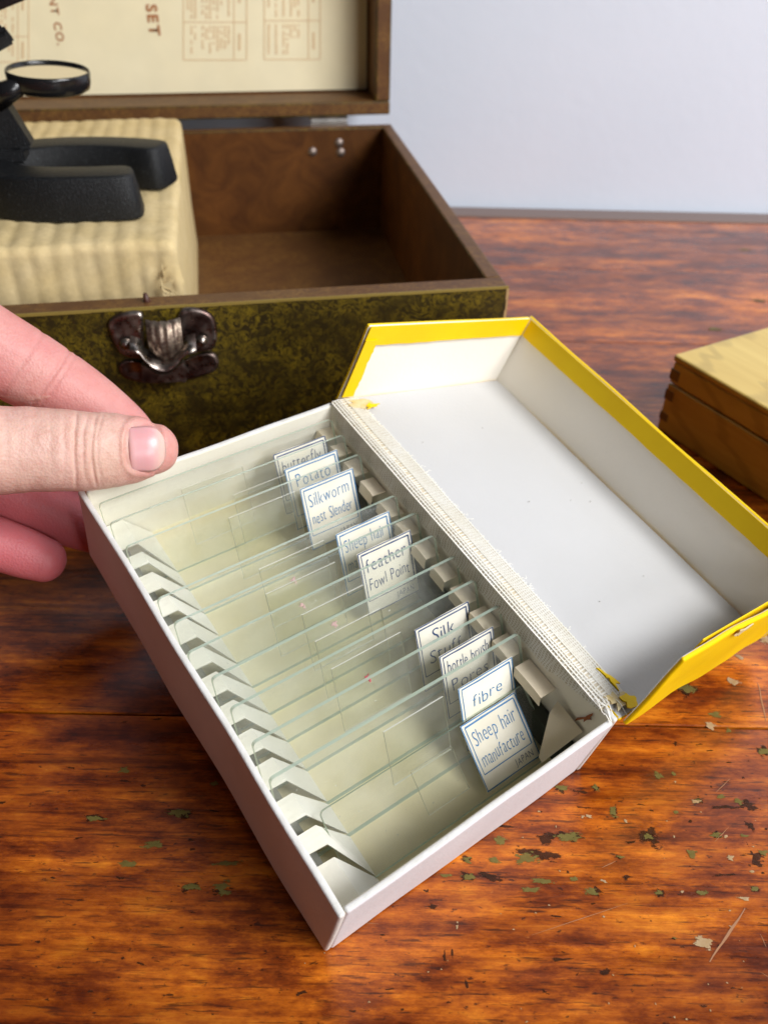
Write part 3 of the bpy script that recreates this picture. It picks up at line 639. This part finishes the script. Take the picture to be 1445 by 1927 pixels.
cpart('floor_board', (-CW + CTH, .0092, .001), (-CTH, CDEP - CTH, .006), (2, -1), 0)
# worn pale edge of the papered front corner
bm = bmesh.new()
for k in range(14):
    z0 = CHGT - .0008 - k * .0042; box_bm(bm, (-.0005 - .0004 * random.random(), -.00018, z0 - .0044), (.0002, .0004, z0), 0)
for k in range(30):
    x0 = -k * .0105; box_bm(bm, (x0 - .0106, -.00016, CHGT - .0007 - .0003 * random.random()), (x0, .0004 + .0002 * random.random(), CHGT + .00012), 1)
bmesh.ops.transform(bm, matrix=CIN, verts=bm.verts); link('worn_edge', to_mesh(bm), [plain('worn_tan', (.42, .27, .12), .7), plain('worn_olive', (.26, .18, .035), .6)], case)
# nail heads inside the back wall
for (px, py) in ((588, 286), (638, 269), (641, 287)):
    P = on_plane(px, py, CM @ Vector((0, CDEP - CTH, 0)), (CM.to_3x3() @ Vector((0, 1, 0)))); q = CM.inverted() @ P
    bm = bmesh.new(); lathe(bm, [(0, .0013), (.0012, .0011), (.0022, .0005), (.0026, 0)], 14)
    o = link('nail_head', to_mesh(bm, 'nail', True), 'nail_steel', case); o.matrix_local = CIN @ Matrix.Translation((q.x, CDEP - CTH - .0001, q.z)) @ Matrix.Rotation(pi / 2, 4, 'X')
# lid, standing upright on its hinges behind the case
LDZ, LDY, LDD, LDT, LDH = CHGT + .0040, CDEP + .0040, .027, .0072, .215
lidc = cpart('case_lid', (-CW, LDY + LDD, LDZ), (0, LDY + LDD + .005, LDZ + LDH), (1, 1))
cpart('lid_rail', (-CW, LDY, LDZ), (0, LDY + LDD - e, LDZ + LDT), (2, -1), .0008, lidc, ('marble', 'rim_brown', 'rim_brown'))
cpart('lid_rail', (-CW, LDY, LDZ + LDH - LDT), (0, LDY + LDD - e, LDZ + LDH), (2, 1), .0008, lidc, ('marble', 'rim_brown', 'rim_brown'))
cpart('lid_rail', (-LDT - .0012, LDY + .0002, LDZ + LDT + e), (0, LDY + LDD - e, LDZ + LDH - LDT - e), (0, 1), .0008, lidc, ('marble', 'rim_brown', 'rim_brown'))
cpart('lid_rail', (-CW, LDY + .0002, LDZ + LDT + e), (-CW + LDT, LDY + LDD - e, LDZ + LDH - LDT - e), (0, -1), .0008, lidc, ('marble', 'rim_brown', 'rim_brown'))
PSY = LDY + LDD - .0004
cpart('printed_sheet', (-CW + LDT + .001, PSY, LDZ + LDT + .0012), (-LDT - .0022, PSY + .0003, LDZ + LDH - LDT), (1, -1), 0, lidc, ('sheet', 'sheet', 'sheet'))
# print on the sheet: px rectangles turned into places on the sheet
pn = CM.to_3x3() @ Vector((0, 1, 0)); pp = CM @ Vector((0, PSY - .00025, 0))
def sheet_pt(px, py): q = CM.inverted() @ on_plane(px, py, pp, pn); return Vector((q.x, PSY - .00025, q.z))
def sheet_text(s, px, py, size, mt, bold=.02):   # reading downwards, top of the letters to the right
    tb, w = text_mesh(s, size, 0, 0, bold, 1.5); o = sheet_pt(px, py)
    for v in tb.verts: v.co = o + Vector((v.co.y, 0, -v.co.x))
    bmesh.ops.transform(tb, matrix=CIN, verts=tb.verts); bmesh.ops.recalc_face_normals(tb, faces=tb.faces); return link('printed_lettering', to_mesh(tb), mt, lidc)
tb_w = text_mesh('SET', .0092, 0, 0, .03, 1.5)
tb_w[0].free()
sheet_text('SET', 275, 8, .0080, 'print', .035); sheet_text('INT CO.', 90, -13, .0058, 'print', .02)
bm = bmesh.new()
def pbar(B, px0, py0, px1, py1):
    B.faces.new([B.verts.new(CIN @ sheet_pt(*p)) for p in ((px0, py0), (px1, py0), (px1, py1), (px0, py1))])
def table_print(x0, x1, ymid, ybot, colx, xo=0):
    lw = 1.4; bm2 = bmesh.new()
    for X in (x0, colx, x1): pbar(bm2, X, -60, X + lw, ybot)
    for Y in (ymid, ybot): pbar(bm2, x0, Y, x1, Y + lw)
    for (ya, yb) in ((-60, ymid - 4), (ymid + 8, ybot - 6)):
        y = ya; rag = [random.randint(2, int((yb - ya) / 5)) for _ in range(int((colx - x0) / 7))]
        for ci in range(int((colx - x0 - 8) / 7)):
            xx = x0 + 7 + ci * 7; n = int((yb - ya) / 4.4); end = random.choice((n, n, n - 2, n // 2, n - 4)); sk = random.random() < .15
            if sk: continue
            for k in range(max(2, end)):
                if random.random() < .85: pbar(bm, xx, ya + k * 4.4, xx + random.uniform(3.0, 4.6), ya + k * 4.4 + 2.6)
        yy = (ya + yb) / 2 - 14
        for k in range(7): pbar(bm, colx + (x1 - colx) * .35, yy + k * 4.6, colx + (x1 - colx) * .35 + 5, yy + k * 4.6 + 3)
    bmesh.ops.recalc_face_normals(bm2, faces=bm2.faces); link('printed_frame', to_mesh(bm2), 'print_pale', lidc)
table_print(345, 464, 41, 112, 440); table_print(497, 602, 38, 111, 580); table_print(-110, 54, 68, 116, 34)
bmesh.ops.recalc_face_normals(bm, faces=bm.faces)
o = link('printed_tables', to_mesh(bm), 'print_pale', lidc); o['kind'] = 'stuff'
# hinge
hb = bmesh.new(); hz = CHGT + .0020; hy = CDEP + .0030
for k, (x0, x1, r) in enumerate(((-.0462, -.0410, .0022), (-.0407, -.0372, .0019), (-.0369, -.0312, .0022), (-.0309, -.0258, .0019))):
    cyl(hb, (x0, hy, hz), (x1, hy, hz), r, None, 18)
box_bm(hb, (-.0468, CDEP + .0001, CHGT - .012), (-.0252, CDEP + .0009, CHGT + .001)); box_bm(hb, (-.0468, LDY - .0030, LDZ - .0009), (-.0252, LDY + .012, LDZ - .0001))
bmesh.ops.transform(hb, matrix=CIN, verts=hb.verts); link('hinge', to_mesh(hb), 'steel', case)

# latch on the front: plate, ribbed barrel, spring lever, rivets
fpn = CM.to_3x3() @ Vector((0, -1, 0)); fp0 = CM @ Vector((0, 0, 0))
def front_pt(px, py): q = CM.inverted() @ on_plane(px, py, fp0, fpn); return (q.x, q.z)
def latch_plate(name, pts, y0, dome, mt, parent, ins=.0022):
    P = [front_pt(*p) for p in pts]; cx = sum(p[0] for p in P) / len(P); cz = sum(p[1] for p in P) / len(P)
    # smooth the outline with Chaikin
    for _ in range(2):
        Q = []
        for i in range(len(P)):
            a, b = P[i], P[(i + 1) % len(P)]; Q += [(a[0] * .75 + b[0] * .25, a[1] * .75 + b[1] * .25), (a[0] * .25 + b[0] * .75, a[1] * .25 + b[1] * .75)]
        P = Q
    bm = bmesh.new(); rings = []
    ctr = Vector((cx, cz))
    for (k, yy) in ((0, y0), (0, y0 - dome * .45), (.35, y0 - dome * .85), (1, y0 - dome), (2.2, y0 - dome * .85)):
        ring = []
        for p in P:
            d = ctr - Vector(p); l = d.length; s = min(ins * k, l * .8); q = Vector(p) + d.normalized() * s; ring.append(bm.verts.new((q.x, yy, q.y)))
        rings.append(ring)
    n = len(P)
    for A, B in zip(rings, rings[1:]):
        for i in range(n): bm.faces.new((A[i], A[(i + 1) % n], B[(i + 1) % n], B[i]))
    bm.faces.new(rings[-1]); bmesh.ops.recalc_face_normals(bm, faces=bm.faces); bmesh.ops.transform(bm, matrix=CIN, verts=bm.verts)
    return link(name, to_mesh(bm, name, True), mt, parent)
lp = latch_plate('latch', [(203, 598), (232, 585), (268, 582), (271, 600), (271, 640), (276, 672), (245, 672), (222, 660), (206, 625)], -.0001, .0019, 'latch', case, .0011)
latch_plate('latch_lobe', [(333, 578), (372, 576), (402, 590), (409, 615), (409, 640), (402, 656), (372, 660), (338, 668), (334, 640)], -.0001, .0019, 'latch', lp, .0011)
latch_plate('latch_lobe', [(222, 682), (244, 672), (290, 690), (340, 680), (372, 664), (402, 660), (413, 676), (410, 694), (384, 704), (340, 716), (290, 720), (246, 714), (226, 702)], -.0001, .0016, 'latch', lp, .0011)
bm = bmesh.new()      # ribbed barrel
xa, za = front_pt(274, 590); xb, zb = front_pt(340, 590); xm, zl = front_pt(305, 655); K = 26; rows = []
for j in range(9):
    f = j / 8; row = []
    for k in range(K + 1):
        g = k / K; rib = .00035 * (1 if int(g * 9) % 2 else 0); x = xa + (xb - xa) * g; sag = .0028 * sin(pi * g)
        z = za + (zl - za) * f - sag * f; y = -.0025 - .0055 * sin(pi * (.12 + .8 * f)) - rib - .0022 * sin(pi * g)
        row.append(bm.verts.new((x, y, z)))
    rows.append(row)
for A, B in zip(rows, rows[1:]):
    for k in range(K): bm.faces.new((A[k], A[k + 1], B[k + 1], B[k]))
bmesh.ops.recalc_face_normals(bm, faces=bm.faces); bmesh.ops.transform(bm, matrix=CIN, verts=bm.verts); o = link('ribbed_barrel', to_mesh(bm, 'b', True), 'rusty', lp)
so = o.modifiers.new('s', 'SOLIDIFY'); so.thickness = .0008
bm = bmesh.new()      # bent spring lever: from the left ear down into a V and up to the right ear
path = [(246, 622, 640), (262, 628, 645), (272, 645, 655), (286, 652, 672), (300, 655, 681), (316, 655, 681), (330, 648, 670), (342, 636, 652), (352, 622, 646), (368, 618, 644)]
prev = None
for (px, pyt, pyb) in path:
    xt, zt = front_pt(px, pyt); x2, z2 = front_pt(px, pyb)
    vv = [bm.verts.new((xt, -.0046, zt)), bm.verts.new((xt, -.0104, zt - (zt - z2) * .55)), bm.verts.new((xt, -.0108, zt - (zt - z2) * .75))]
    if prev:
        for a in range(2): bm.faces.new((prev[a], prev[a + 1], vv[a + 1], vv[a]))
    prev = vv
bmesh.ops.recalc_face_normals(bm, faces=bm.faces); bmesh.ops.transform(bm, matrix=CIN, verts=bm.verts); o = link('spring_lever', to_mesh(bm, 'l', True), 'latch', lp); so = o.modifiers.new('s', 'SOLIDIFY'); so.thickness = .0007
bm = bmesh.new(); P_ = [front_pt(*p) for p in ((268, 672), (300, 690), (318, 690), (345, 668), (356, 690), (350, 704), (270, 706))]
prism(bm, [Vector((p[0], -.0028, p[1])) for p in P_], Vector((0, -.003, 0))); bmesh.ops.recalc_face_normals(bm, faces=bm.faces); bmesh.ops.transform(bm, matrix=CIN, verts=bm.verts); link('lever_base', to_mesh(bm), 'latch', lp)
for (px, py) in ((238, 640), (380, 634)):
    x, z = front_pt(px, py); bm = bmesh.new(); lathe(bm, [(0, .0022), (.0011, .0019), (.0019, .0009), (.0021, 0)], 16)
    o = link('rivet', to_mesh(bm, 'r', True), 'latch', lp); o.matrix_local = CIN @ Matrix.Translation((x, -.0028, z)) @ Matrix.Rotation(pi / 2, 4, 'X')

# ------------------------------------------------------------------ corrugated paper parcel in the case
PA0, PA1, PB0, PB1, PZ0, PZ1 = .1172, .300, .033, .2195, .0062, .0748
pk = bmesh.new(); rr0 = .0042
crn = Vector((-PA0 - .004, PB0, PZ1 - .016))
def parcel_profile(ins):
    b0, b1, z1, r = PB0 + ins, PB1 - ins, PZ1 - ins, rr0; pr = []
    for k in range(19): pr.append((b0, PZ0 + (z1 - r - PZ0) * k / 19, -1, 0))
    for k in range(7): a = pi / 2 * k / 6; pr.append((b0 + r - r * cos(a), z1 - r + r * sin(a), -cos(a), sin(a)))
    for k in range(1, 60): pr.append((b0 + r + (b1 - b0 - 2 * r) * k / 60, z1, 0, 1))
    for k in range(7): a = pi / 2 * k / 6; pr.append((b1 - r + r * sin(a), z1 - r + r * cos(a), sin(a), cos(a)))
    for k in range(1, 6): pr.append((b1, z1 - r + (PZ0 - z1 + r) * k / 5, 1, 0))
    return pr
cols = [(PA0 + rr0 * (1 - cos(q)), rr0 * (1 - sin(q)), cos(q)) for q in [pi / 2 * k / 5 for k in range(0, 6)]]
cols = [(PA0 + rr0 * (1 - sin(pi / 2 * (1 - k / 5))), rr0 * (1 - cos(pi / 2 * (1 - k / 5))), sin(pi / 2 * (1 - k / 5))) for k in range(6)]
na = int((PA1 - PA0 - rr0) / .0011); cols += [(PA0 + rr0 + (PA1 - PA0 - rr0) * (k + 1) / na, 0, 0) for k in range(na)]
grid = []
for (a, ins, ex) in cols:
    col = []
    for (b, z, nb1, nz) in parcel_profile(ins):
        p = Vector((-a, b, z)); n = Vector((ex, nb1 * (1 - ex), nz * (1 - ex))); n.normalize()
        fr_ = max(0.0, min(1.0, (a - PA0 - .004) / .006))
        ph = 2 * pi * (a + .0010 * mnoise.noise(Vector((a * 30, (b - z) * 14, 0)))) / .0074
        wv = .00027 * (abs(sin(ph / 2)) * 2 - 1.2) * fr_
        ns = .0010 * mnoise.noise(p * 45) + .0004 * mnoise.noise(p * 150) + .00015 * mnoise.noise(p * 420)
        dd = (p - crn).length; c_ = math.exp(-(dd / .013) ** 2) * (.0022 * mnoise.noise(p * 120) + .0018 * abs(mnoise.noise(p * 260)) - .0014)
        col.append(pk.verts.new(p + n * (wv + ns + c_ - .0004)))
    grid.append(col)
for A, B in zip(grid, grid[1:]):
    for k in range(len(A) - 1): pk.faces.new((A[k], A[k + 1], B[k + 1], B[k]))
# right end: rows across so that it can be uneven too
A = grid[0]; pk.faces.new(A); pk.faces.new(grid[-1][::-1])
bmesh.ops.recalc_face_normals(pk, faces=pk.faces)
bmesh.ops.transform(pk, matrix=CM, verts=pk.verts)
ctr = CM @ Vector((-(PA0 + PA1) / 2, (PB0 + PB1) / 2, PZ0)); bmesh.ops.translate(pk, vec=-ctr, verts=pk.verts)
par = link('corrugated_parcel', to_mesh(pk, 'parcel', True), 'kraft', None, ctr); tag(par, 'parcel wrapped in tan corrugated paper, lying inside the marbled case', 'parcel')
bm = bmesh.new()      # torn flap on its near corner
for k in range(7):
    p = [crn + Vector((random.uniform(-.005, .002), -.0012 - random.uniform(0, .002), random.uniform(-.006, .009))) for _ in range(3)]
    bm.faces.new([bm.verts.new(CM @ q - ctr) for q in p])
o = link('torn_flap', to_mesh(bm), 'kraft', par); so = o.modifiers.new('s', 'SOLIDIFY'); so.thickness = .0002
# small brown screw end standing on the case rim
bm = bmesh.new(); x, z = front_pt(275, 566); cyl(bm, (x, CTH * .8, CHGT - .002), (x - .0004, CTH * .75, CHGT + .0030), .0016, .0007, 10)
bmesh.ops.transform(bm, matrix=CIN, verts=bm.verts); link('latch_pin', to_mesh(bm, 'p', True), plain('pin_brown', (.07, .025, .015), .5), case)

# ------------------------------------------------------------------ microscope standing on the parcel
MZ = PZ1 + .0004
ms_o = CM @ Vector((-.165, .090, MZ)); MSM = Matrix.Translation(ms_o) @ Matrix.Rotation(CYAW, 4, 'Z')
scope = empty('microscope', MSM); tag(scope, 'black cast iron microscope with horseshoe foot and round mirror, standing on the tan parcel', 'microscope')
def ml(a, b, z): return Vector((-a + .165, b - .090, z - MZ))     # from case coordinates
cl = [(.1400, .0655), (.150, .0655), (.165, .067), (.178, .0715), (.1870, .0810), (.1890, .0900), (.1870, .0990), (.178, .1065), (.165, .1095), (.150, .1090), (.1365, .1060), (.1290, .1030)]
bm = bmesh.new(); rings = []; N2 = len(cl)
def cr(p0, p1, p2, p3, t): return .5 * ((2 * p1) + (p2 - p0) * t + (2 * p0 - 5 * p1 + 4 * p2 - p3) * t * t + (-p0 + 3 * p1 - 3 * p2 + p3) * t ** 3)
C2 = [Vector((-a + .165, b - .09)) for a, b in cl]; samp = []
for i in range(N2 - 1):
    for k in range(5):
        q = [C2[max(0, min(N2 - 1, i + j))] for j in (-1, 0, 1, 2)]; samp.append(cr(*q, k / 5))
samp.append(C2[-1]); HB = .0158
def tang(i): return (samp[min(i + 1, len(samp) - 1)] - samp[max(i - 1, 0)]).normalized()
left, right_ = [], []
out = []
for i, p in enumerate(samp): t_ = tang(i); out.append((p, Vector((-t_.y, t_.x)), 1))
loop = [(p, n) for p, n, _ in out] + []
def outline(off):
    pts = [p + n * off for p, n, _ in out]
    te = tang(len(samp) - 1); pe, ne = samp[-1], out[-1][1]
    sq = lambda v: math.copysign(abs(v) ** .55, v)
    pts += [pe + (ne * sq(cos(a)) + te * sq(sin(a))) * off for a in [pi * k / 10 for k in range(1, 10)]]
    pts += [p - n * off for p, n, _ in reversed(out)]
    ts = -tang(0); ps, n0 = samp[0], out[0][1]
    pts += [ps + (-n0 * sq(cos(a)) + ts * sq(sin(a))) * off for a in [pi * k / 10 for k in range(1, 10)]]
    return pts
for off, z in ((.0096, 0), (.0098, .0008), (.0087, HB * .55), (.0077, HB - .0014), (.0072, HB - .0004), (.0064, HB)):
    rings.append([bm.verts.new((p.x, p.y, z)) for p in outline(off)])
k_ = len(rings[0])
for A, B in zip(rings, rings[1:]):
    for i in range(k_): bm.faces.new((A[i], A[(i + 1) % k_], B[(i + 1) % k_], B[i]))
# top: bridge between both sides
top = rings[-1]; no = len(out); L1 = top[:no]; R1 = top[no + 9:no + 9 + no][::-1]
for i in range(no - 1): bm.faces.new((L1[i], L1[i + 1], R1[i + 1], R1[i]))
bm.faces.new([L1[-1]] + top[no:no + 9] + [R1[-1]]); bm.faces.new([R1[0]] + top[no + 9 + no:] + [L1[0]])
bmesh.ops.recalc_face_normals(bm, faces=bm.faces); link('horseshoe_foot', to_mesh(bm, 'foot', True), 'iron', scope)
# pillar with joint
bm = bmesh.new(); zt = HB
prism(bm, [ml(.1745, .085, MZ + zt - .002), ml(.192, .085, MZ + zt - .002), ml(.192, .098, MZ + zt - .002), ml(.1745, .098, MZ + zt - .002)], Vector((.0, 0, .006)))
bmesh.ops.bevel(bm, geom=bm.edges[:], offset=.001, segments=2, affect='EDGES'); link('pillar_foot', to_mesh(bm), 'iron', scope)
P = [ml(.1710, .086, .0950), ml(.1735, .086, .0930), ml(.1900, .086, .0945), ml(.1960, .086, .1300), ml(.1850, .086, .1300), ml(.1775, .086, .1120)]
bm = bmesh.new(); prism(bm, P, Vector((0, .010, 0))); bmesh.ops.bevel(bm, geom=bm.edges[:], offset=.0009, segments=2, affect='EDGES'); bmesh.ops.recalc_face_normals(bm, faces=bm.faces); pil = link('pillar', to_mesh(bm), 'iron', scope)
# limb going up to the left, out of sight
bm = bmesh.new(); cyl(bm, ml(.190, .0905, .126), ml(.240, .0905, .175), .0065, .006, 20); link('limb', to_mesh(bm, 'limb', True), 'iron', scope)
# mirror: ring, glass, arm
mc = scope.matrix_world.inverted() @ at(92, 143, .322); R_ = 76 / F * .322
bm = bmesh.new(); lathe(bm, [(0, -.0046), (R_ * .86, -.0046), (R_ * .95, -.0038), (R_ * .985, -.0015), (R_, .0015), (R_ * .985, .0022), (R_ * .965, .0024), (R_ * .945, .0020), (R_ * .935, .0012)], 56)
mi = link('mirror_ring', to_mesh(bm, 'ring', True), 'black', scope, mc); mi.rotation_euler = (.03, .06, 0)
bm = bmesh.new(); lathe(bm, [(0, .0006), (R_ * .5, .0010), (R_ * .94, .0014)], 48); link('mirror_glass', to_mesh(bm, 'g', True), 'mirror', mi)
bm = bmesh.new(); p0 = mc + Vector((-R_ * .55, -R_ * .62, -.001)); p1 = scope.matrix_world.inverted() @ at(-8, 185, .318)
cyl(bm, p0, p1, .0030, .0050, 18); link('mirror_arm', to_mesh(bm, 'arm', True), 'black', scope)
# stage plate, tilted, and the clip below it
inv = scope.matrix_world.inverted()
bm = bmesh.new(); pts = [inv @ at(*q) for q in ((-90, 58, .300), (90, -16, .300), (70, -58, .318), (-110, 20, .318))]
nrm = (pts[1] - pts[0]).cross(pts[3] - pts[0]).normalized(); prism(bm, pts, nrm * .0035); bmesh.ops.recalc_face_normals(bm, faces=bm.faces); bmesh.ops.bevel(bm, geom=bm.edges[:], offset=.0006, segments=2, affect='EDGES'); stg = link('stage', to_mesh(bm), 'black', scope)
bm = bmesh.new(); prism(bm, [inv @ at(*q) for q in ((-40, 55, .305), (4, 42, .305), (14, 60, .305), (-30, 85, .305))], inv.to_3x3() @ (FWD * .008)); bmesh.ops.recalc_face_normals(bm, faces=bm.faces); bmesh.ops.bevel(bm, geom=bm.edges[:], offset=.001, segments=2, affect='EDGES'); link('stage_bracket', to_mesh(bm), 'iron', scope)

# ------------------------------------------------------------------ small varnished wooden box
BM = Matrix.Translation((.1133, .301, 0)) @ Matrix.Rotation(-1.048, 4, 'Z')
wb = empty('wooden_box', BM @ Matrix.Translation((.06, .075, 0))); tag(wb, 'small varnished honey coloured wooden box with finger joints, closed', 'box')
BI = Matrix.Translation((-.06, -.075, 0)); BH, BS = .0343, .0219
def wpart(name, lo, hi, mats, bev, parent=None, facemat=None):
    bm = bmesh.new(); box_bm(bm, lo, hi, 0, bev, 3); bm.normal_update()
    if facemat:
        for f in bm.faces:
            if f.normal.z > .7: f.material_index = 1
    bmesh.ops.transform(bm, matrix=BI, verts=bm.verts); return link(name, to_mesh(bm, name), mats, parent or wb)
wpart('box_base', (0, 0, .0001), (.12, .15, BS - .0003), ['boxwood'], .0009)
lidw = wpart('box_lid', (.0002, .0002, BS + .0003), (.12, .15, BH - .0030), ['boxwood'], .0008)
wpart('lid_top', (-.0003, -.0003, BH - .0029), (.1205, .1505, BH), ['boxwood', 'boxtop'], .0010, lidw, True)
for (x0, z0, z1) in ((-.0002, .0237, .0283), (-.0002, .0145, .0192), (-.0002, .0050, .0088)):
    wpart('finger_joint', (x0, -.00015, z0), (.0046, .0030, z1), ['joint'], .0004)

# ------------------------------------------------------------------ hand
def smooth_path(pts, sub=6):
    out_ = []
    n = len(pts)
    for i in range(n - 1):
        for k in range(sub):
            q = [pts[max(0, min(n - 1, i + j))] for j in (-1, 0, 1, 2)]
            out_.append([cr(*[w[c] for w in q], k / sub) for c in range(3)])
    out_.append(list(pts[-1])); return out_
def digit(bm, stations, flat=.85, tipround=True, nseg=28):
    """stations: (px, py, depth, half width in px). Rings of an ellipse that faces the camera."""
    st_ = [(at(x, y, d), r * d / F, 0) for x, y, d, r in stations]
    sm = smooth_path(st_, 7); P = [Vector(q[0]) for q in sm]; Rr = [q[1] for q in sm]
    rings = []; info = []
    for i, p in enumerate(P):
        t_ = (P[min(i + 1, len(P) - 1)] - P[max(i - 1, 0)]).normalized(); n = (CAM - p); n = (n - t_ * n.dot(t_)).normalized(); s = t_.cross(n)
        info.append((p, t_, n, s, Rr[i]))
    rr = [(p, n, s, r) for p, t_, n, s, r in info]
    p, t_, n, s, r = info[-1]
    for k in range(1, 8):
        a = k / 8 * pi / 2; rr.append((p + t_ * r * .95 * sin(a), n, s, r * cos(a)))
    for (p, n, s, r) in rr:
        rings.append([bm.verts.new(p + s * r * cos(2 * pi * i / nseg) + n * r * flat * sin(2 * pi * i / nseg)) for i in range(nseg)])
    for A, B in zip(rings, rings[1:]):
        for i in range(nseg): bm.faces.new((A[i], A[(i + 1) % nseg], B[(i + 1) % nseg], B[i]))
    bm.faces.new(rings[0][::-1]); bm.faces.new(rings[-1]); return info
hb = bmesh.new()
thumb = digit(hb, [(-330, 850, .176, 120), (-170, 852, .190, 98), (-60, 849, .199, 88), (0, 848, .2035, 84), (60, 846, .2065, 80.5), (110, 847, .2085, 78), (159, 849.5, .2112, 75.5), (206, 847.5, .2140, 71.5), (239, 846.5, .2158, 65.5), (268, 845, .2172, 60), (290, 845, .2182, 48)], .82)
index = digit(hb, [(-330, 470, .205, 105), (-180, 556, .213, 92), (-46, 640, .221, 82), (57, 697, .2275, 74), (140, 746, .2325, 66), (200, 789, .2360, 60), (240, 822, .2385, 54), (262, 845, .2400, 44)], .9)
middle = digit(hb, [(-330, 800, .226, 80), (-180, 850, .234, 70), (-60, 896, .241, 64), (23, 927, .2455, 58), (89, 955, .2490, 55), (133, 977, .2520, 52), (180, 996, .2550, 46)], .9)
ring = digit(hb, [(-330, 905, .218, 75), (-190, 955, .226, 66), (-90, 998, .2320, 58), (0, 1025, .2370, 50), (50, 1042, .2395, 47), (84, 1054, .2410, 42)], .9)
digit(hb, [(-330, 1010, .222, 66), (-230, 1050, .228, 56), (-140, 1085, .2335, 46), (-90, 1100, .2365, 38)], .9)
# palm and wrist, left of the picture
palm = digit(hb, [(-900, 760, .185, 165), (-760, 760, .190, 185), (-620, 750, .196, 230), (-480, 740, .201, 260), (-380, 740, .205, 235), (-300, 740, .209, 170)], .55)
bmesh.ops.recalc_face_normals(hb, faces=hb.faces)
tmp = link('hand_tmp', to_mesh(hb), 'skin')
rm = tmp.modifiers.new('r', 'REMESH'); rm.mode = 'VOXEL'; rm.voxel_size = .00042; rm.adaptivity = 0
smd = tmp.modifiers.new('s', 'SMOOTH'); smd.factor = .5; smd.iterations = 12
dg = bpy.context.evaluated_depsgraph_get(); hm = bpy.data.meshes.new_from_object(tmp.evaluated_get(dg)); bpy.data.objects.remove(tmp)
for p in hm.polygons: p.use_smooth = True
hand_o = at(-300, 800, .205)
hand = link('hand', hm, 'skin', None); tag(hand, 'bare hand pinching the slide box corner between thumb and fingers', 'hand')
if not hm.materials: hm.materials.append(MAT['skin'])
while len(hm.materials) > 1: hm.materials.pop()
# knuckle creases and redness; lower fingers also get shade painted in dark red
blush_shade = hm.attributes.new('blush_shade', 'FLOAT', 'POINT')
vals = []
def cam_px(P): q = P - CAM; z = q.dot(FWD); return W0 / 2 + F * q.dot(RIGHT) / z, H0 / 2 + F * q.dot(DOWN) / z, z
me_n = [v.normal.copy() for v in hm.vertices]
for vi, v in enumerate(hm.vertices):
    x, y, z = cam_px(v.co); d = 0.0; bl = 0.0
    th_ = z < .2225 and 745 < y < 945
    if th_:
        yy = (y - 848) / 75
        for (xc, w, dep, bow) in ((143, 2.8, .00125, 6), (161, 2.6, .00060, 9), (178, 2.8, .00090, 12), (189, 2.4, .00050, 14), (120, 3.5, .00022, -4), (96, 3, .00014, -3)):
            xx = xc + bow * (yy * yy - .4) + 3 * mnoise.noise(Vector((y * .03, xc, 0)))
            amp_ = max(0, 1 - abs(yy) ** 3) * (.55 + .6 * mnoise.noise(Vector((y * .02, xc * .3, 5))))
            d -= dep * amp_ * math.exp(-((x - xx) / w) ** 2)
        d += .00018 * mnoise.noise(Vector((x * .05, y * .02, 2)))
        if me_n[vi].dot(CAM - v.co) > 0:
            rn = (abs((x - 272) / 37) ** 3 + abs((y - 841) / 47) ** 3) ** (1 / 3)
            d += .00030 * math.exp(-((rn - 1.13) / .10) ** 2) * (1 if x < 290 else .3) - .00035 * max(0, min(1, (1.02 - rn) / .08))
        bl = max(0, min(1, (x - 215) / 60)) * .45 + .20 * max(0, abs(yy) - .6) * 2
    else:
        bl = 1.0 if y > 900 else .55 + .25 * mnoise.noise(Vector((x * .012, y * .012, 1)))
        if y < 800:
            q = (x - 112) * .82 + (y - 690) * .55
            for o_, w, dep in ((0, 5, .00030), (14, 4, .00016), (-60, 6, .0002)): d -= dep * math.exp(-((q - o_) / w) ** 2)
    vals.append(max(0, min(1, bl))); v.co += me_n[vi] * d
blush_shade.data.foreach_set('value', vals)
# thumb nail: curved plate lying on the thumb, sunk at its sides
nb_ = bmesh.new(); rows = []; NU, NVv = 16, 18
for i in range(NU + 1):
    f = i / NU; px = 237 + (309 - 237) * f
    k = min(range(len(thumb)), key=lambda q: abs(cam_px(thumb[q][0])[0] - min(px, 289)))
    p, t_, n, s, r = thumb[k]
    ex = px - cam_px(p)[0]; p = p + t_ * (ex * .2172 / F)
    rr_ = 60 * .2172 / F if px < 270 else 60 * .2172 / F * math.sqrt(max(.05, 1 - ((px - 270) / 62) ** 2))
    half = .80 * (1 - .10 * (1 - f)) * (math.sqrt(max(0.02, 1 - max(0, (f - .62) / .40) ** 2.2))) * (math.sqrt(max(.25, 1 - max(0, (.10 - f) / .10) ** 2 * .75)))
    row = []
    for j in range(NVv + 1):
        a = (j / NVv * 2 - 1) * half * 1.02
        hh = .00036 - .00034 * abs(j / NVv * 2 - 1) ** 4 - .00030 * max(0, 1 - f / .08) - .00075 * max(0, (f - .72) / .28) ** 2
        row.append((nb_.verts.new(p + s * (rr_ * 1.0) * sin(a) * -1 + n * ((rr_ * .82) * cos(a) + hh + .00022)), f))
    rows.append(row)
fl_ = [(v, f) for r in rows for v, f in r]
for A, B in zip(rows, rows[1:]):
    for j in range(NVv): nb_.faces.new((A[j][0], A[j + 1][0], B[j + 1][0], B[j][0]))
bmesh.ops.recalc_face_normals(nb_, faces=nb_.faces)
nme = to_mesh(nb_, 'nail', True); ta = nme.attributes.new('tip', 'FLOAT', 'POINT')
ta.data.foreach_set('value', [max(0, min(1, (f - .62) / .25)) + max(0, .25 - f) * 1.5 for v, f in fl_])
nl = link('thumb_nail', nme, 'nail', hand); so = nl.modifiers.new('s', 'SOLIDIFY'); so.thickness = .0004; so.offset = -1
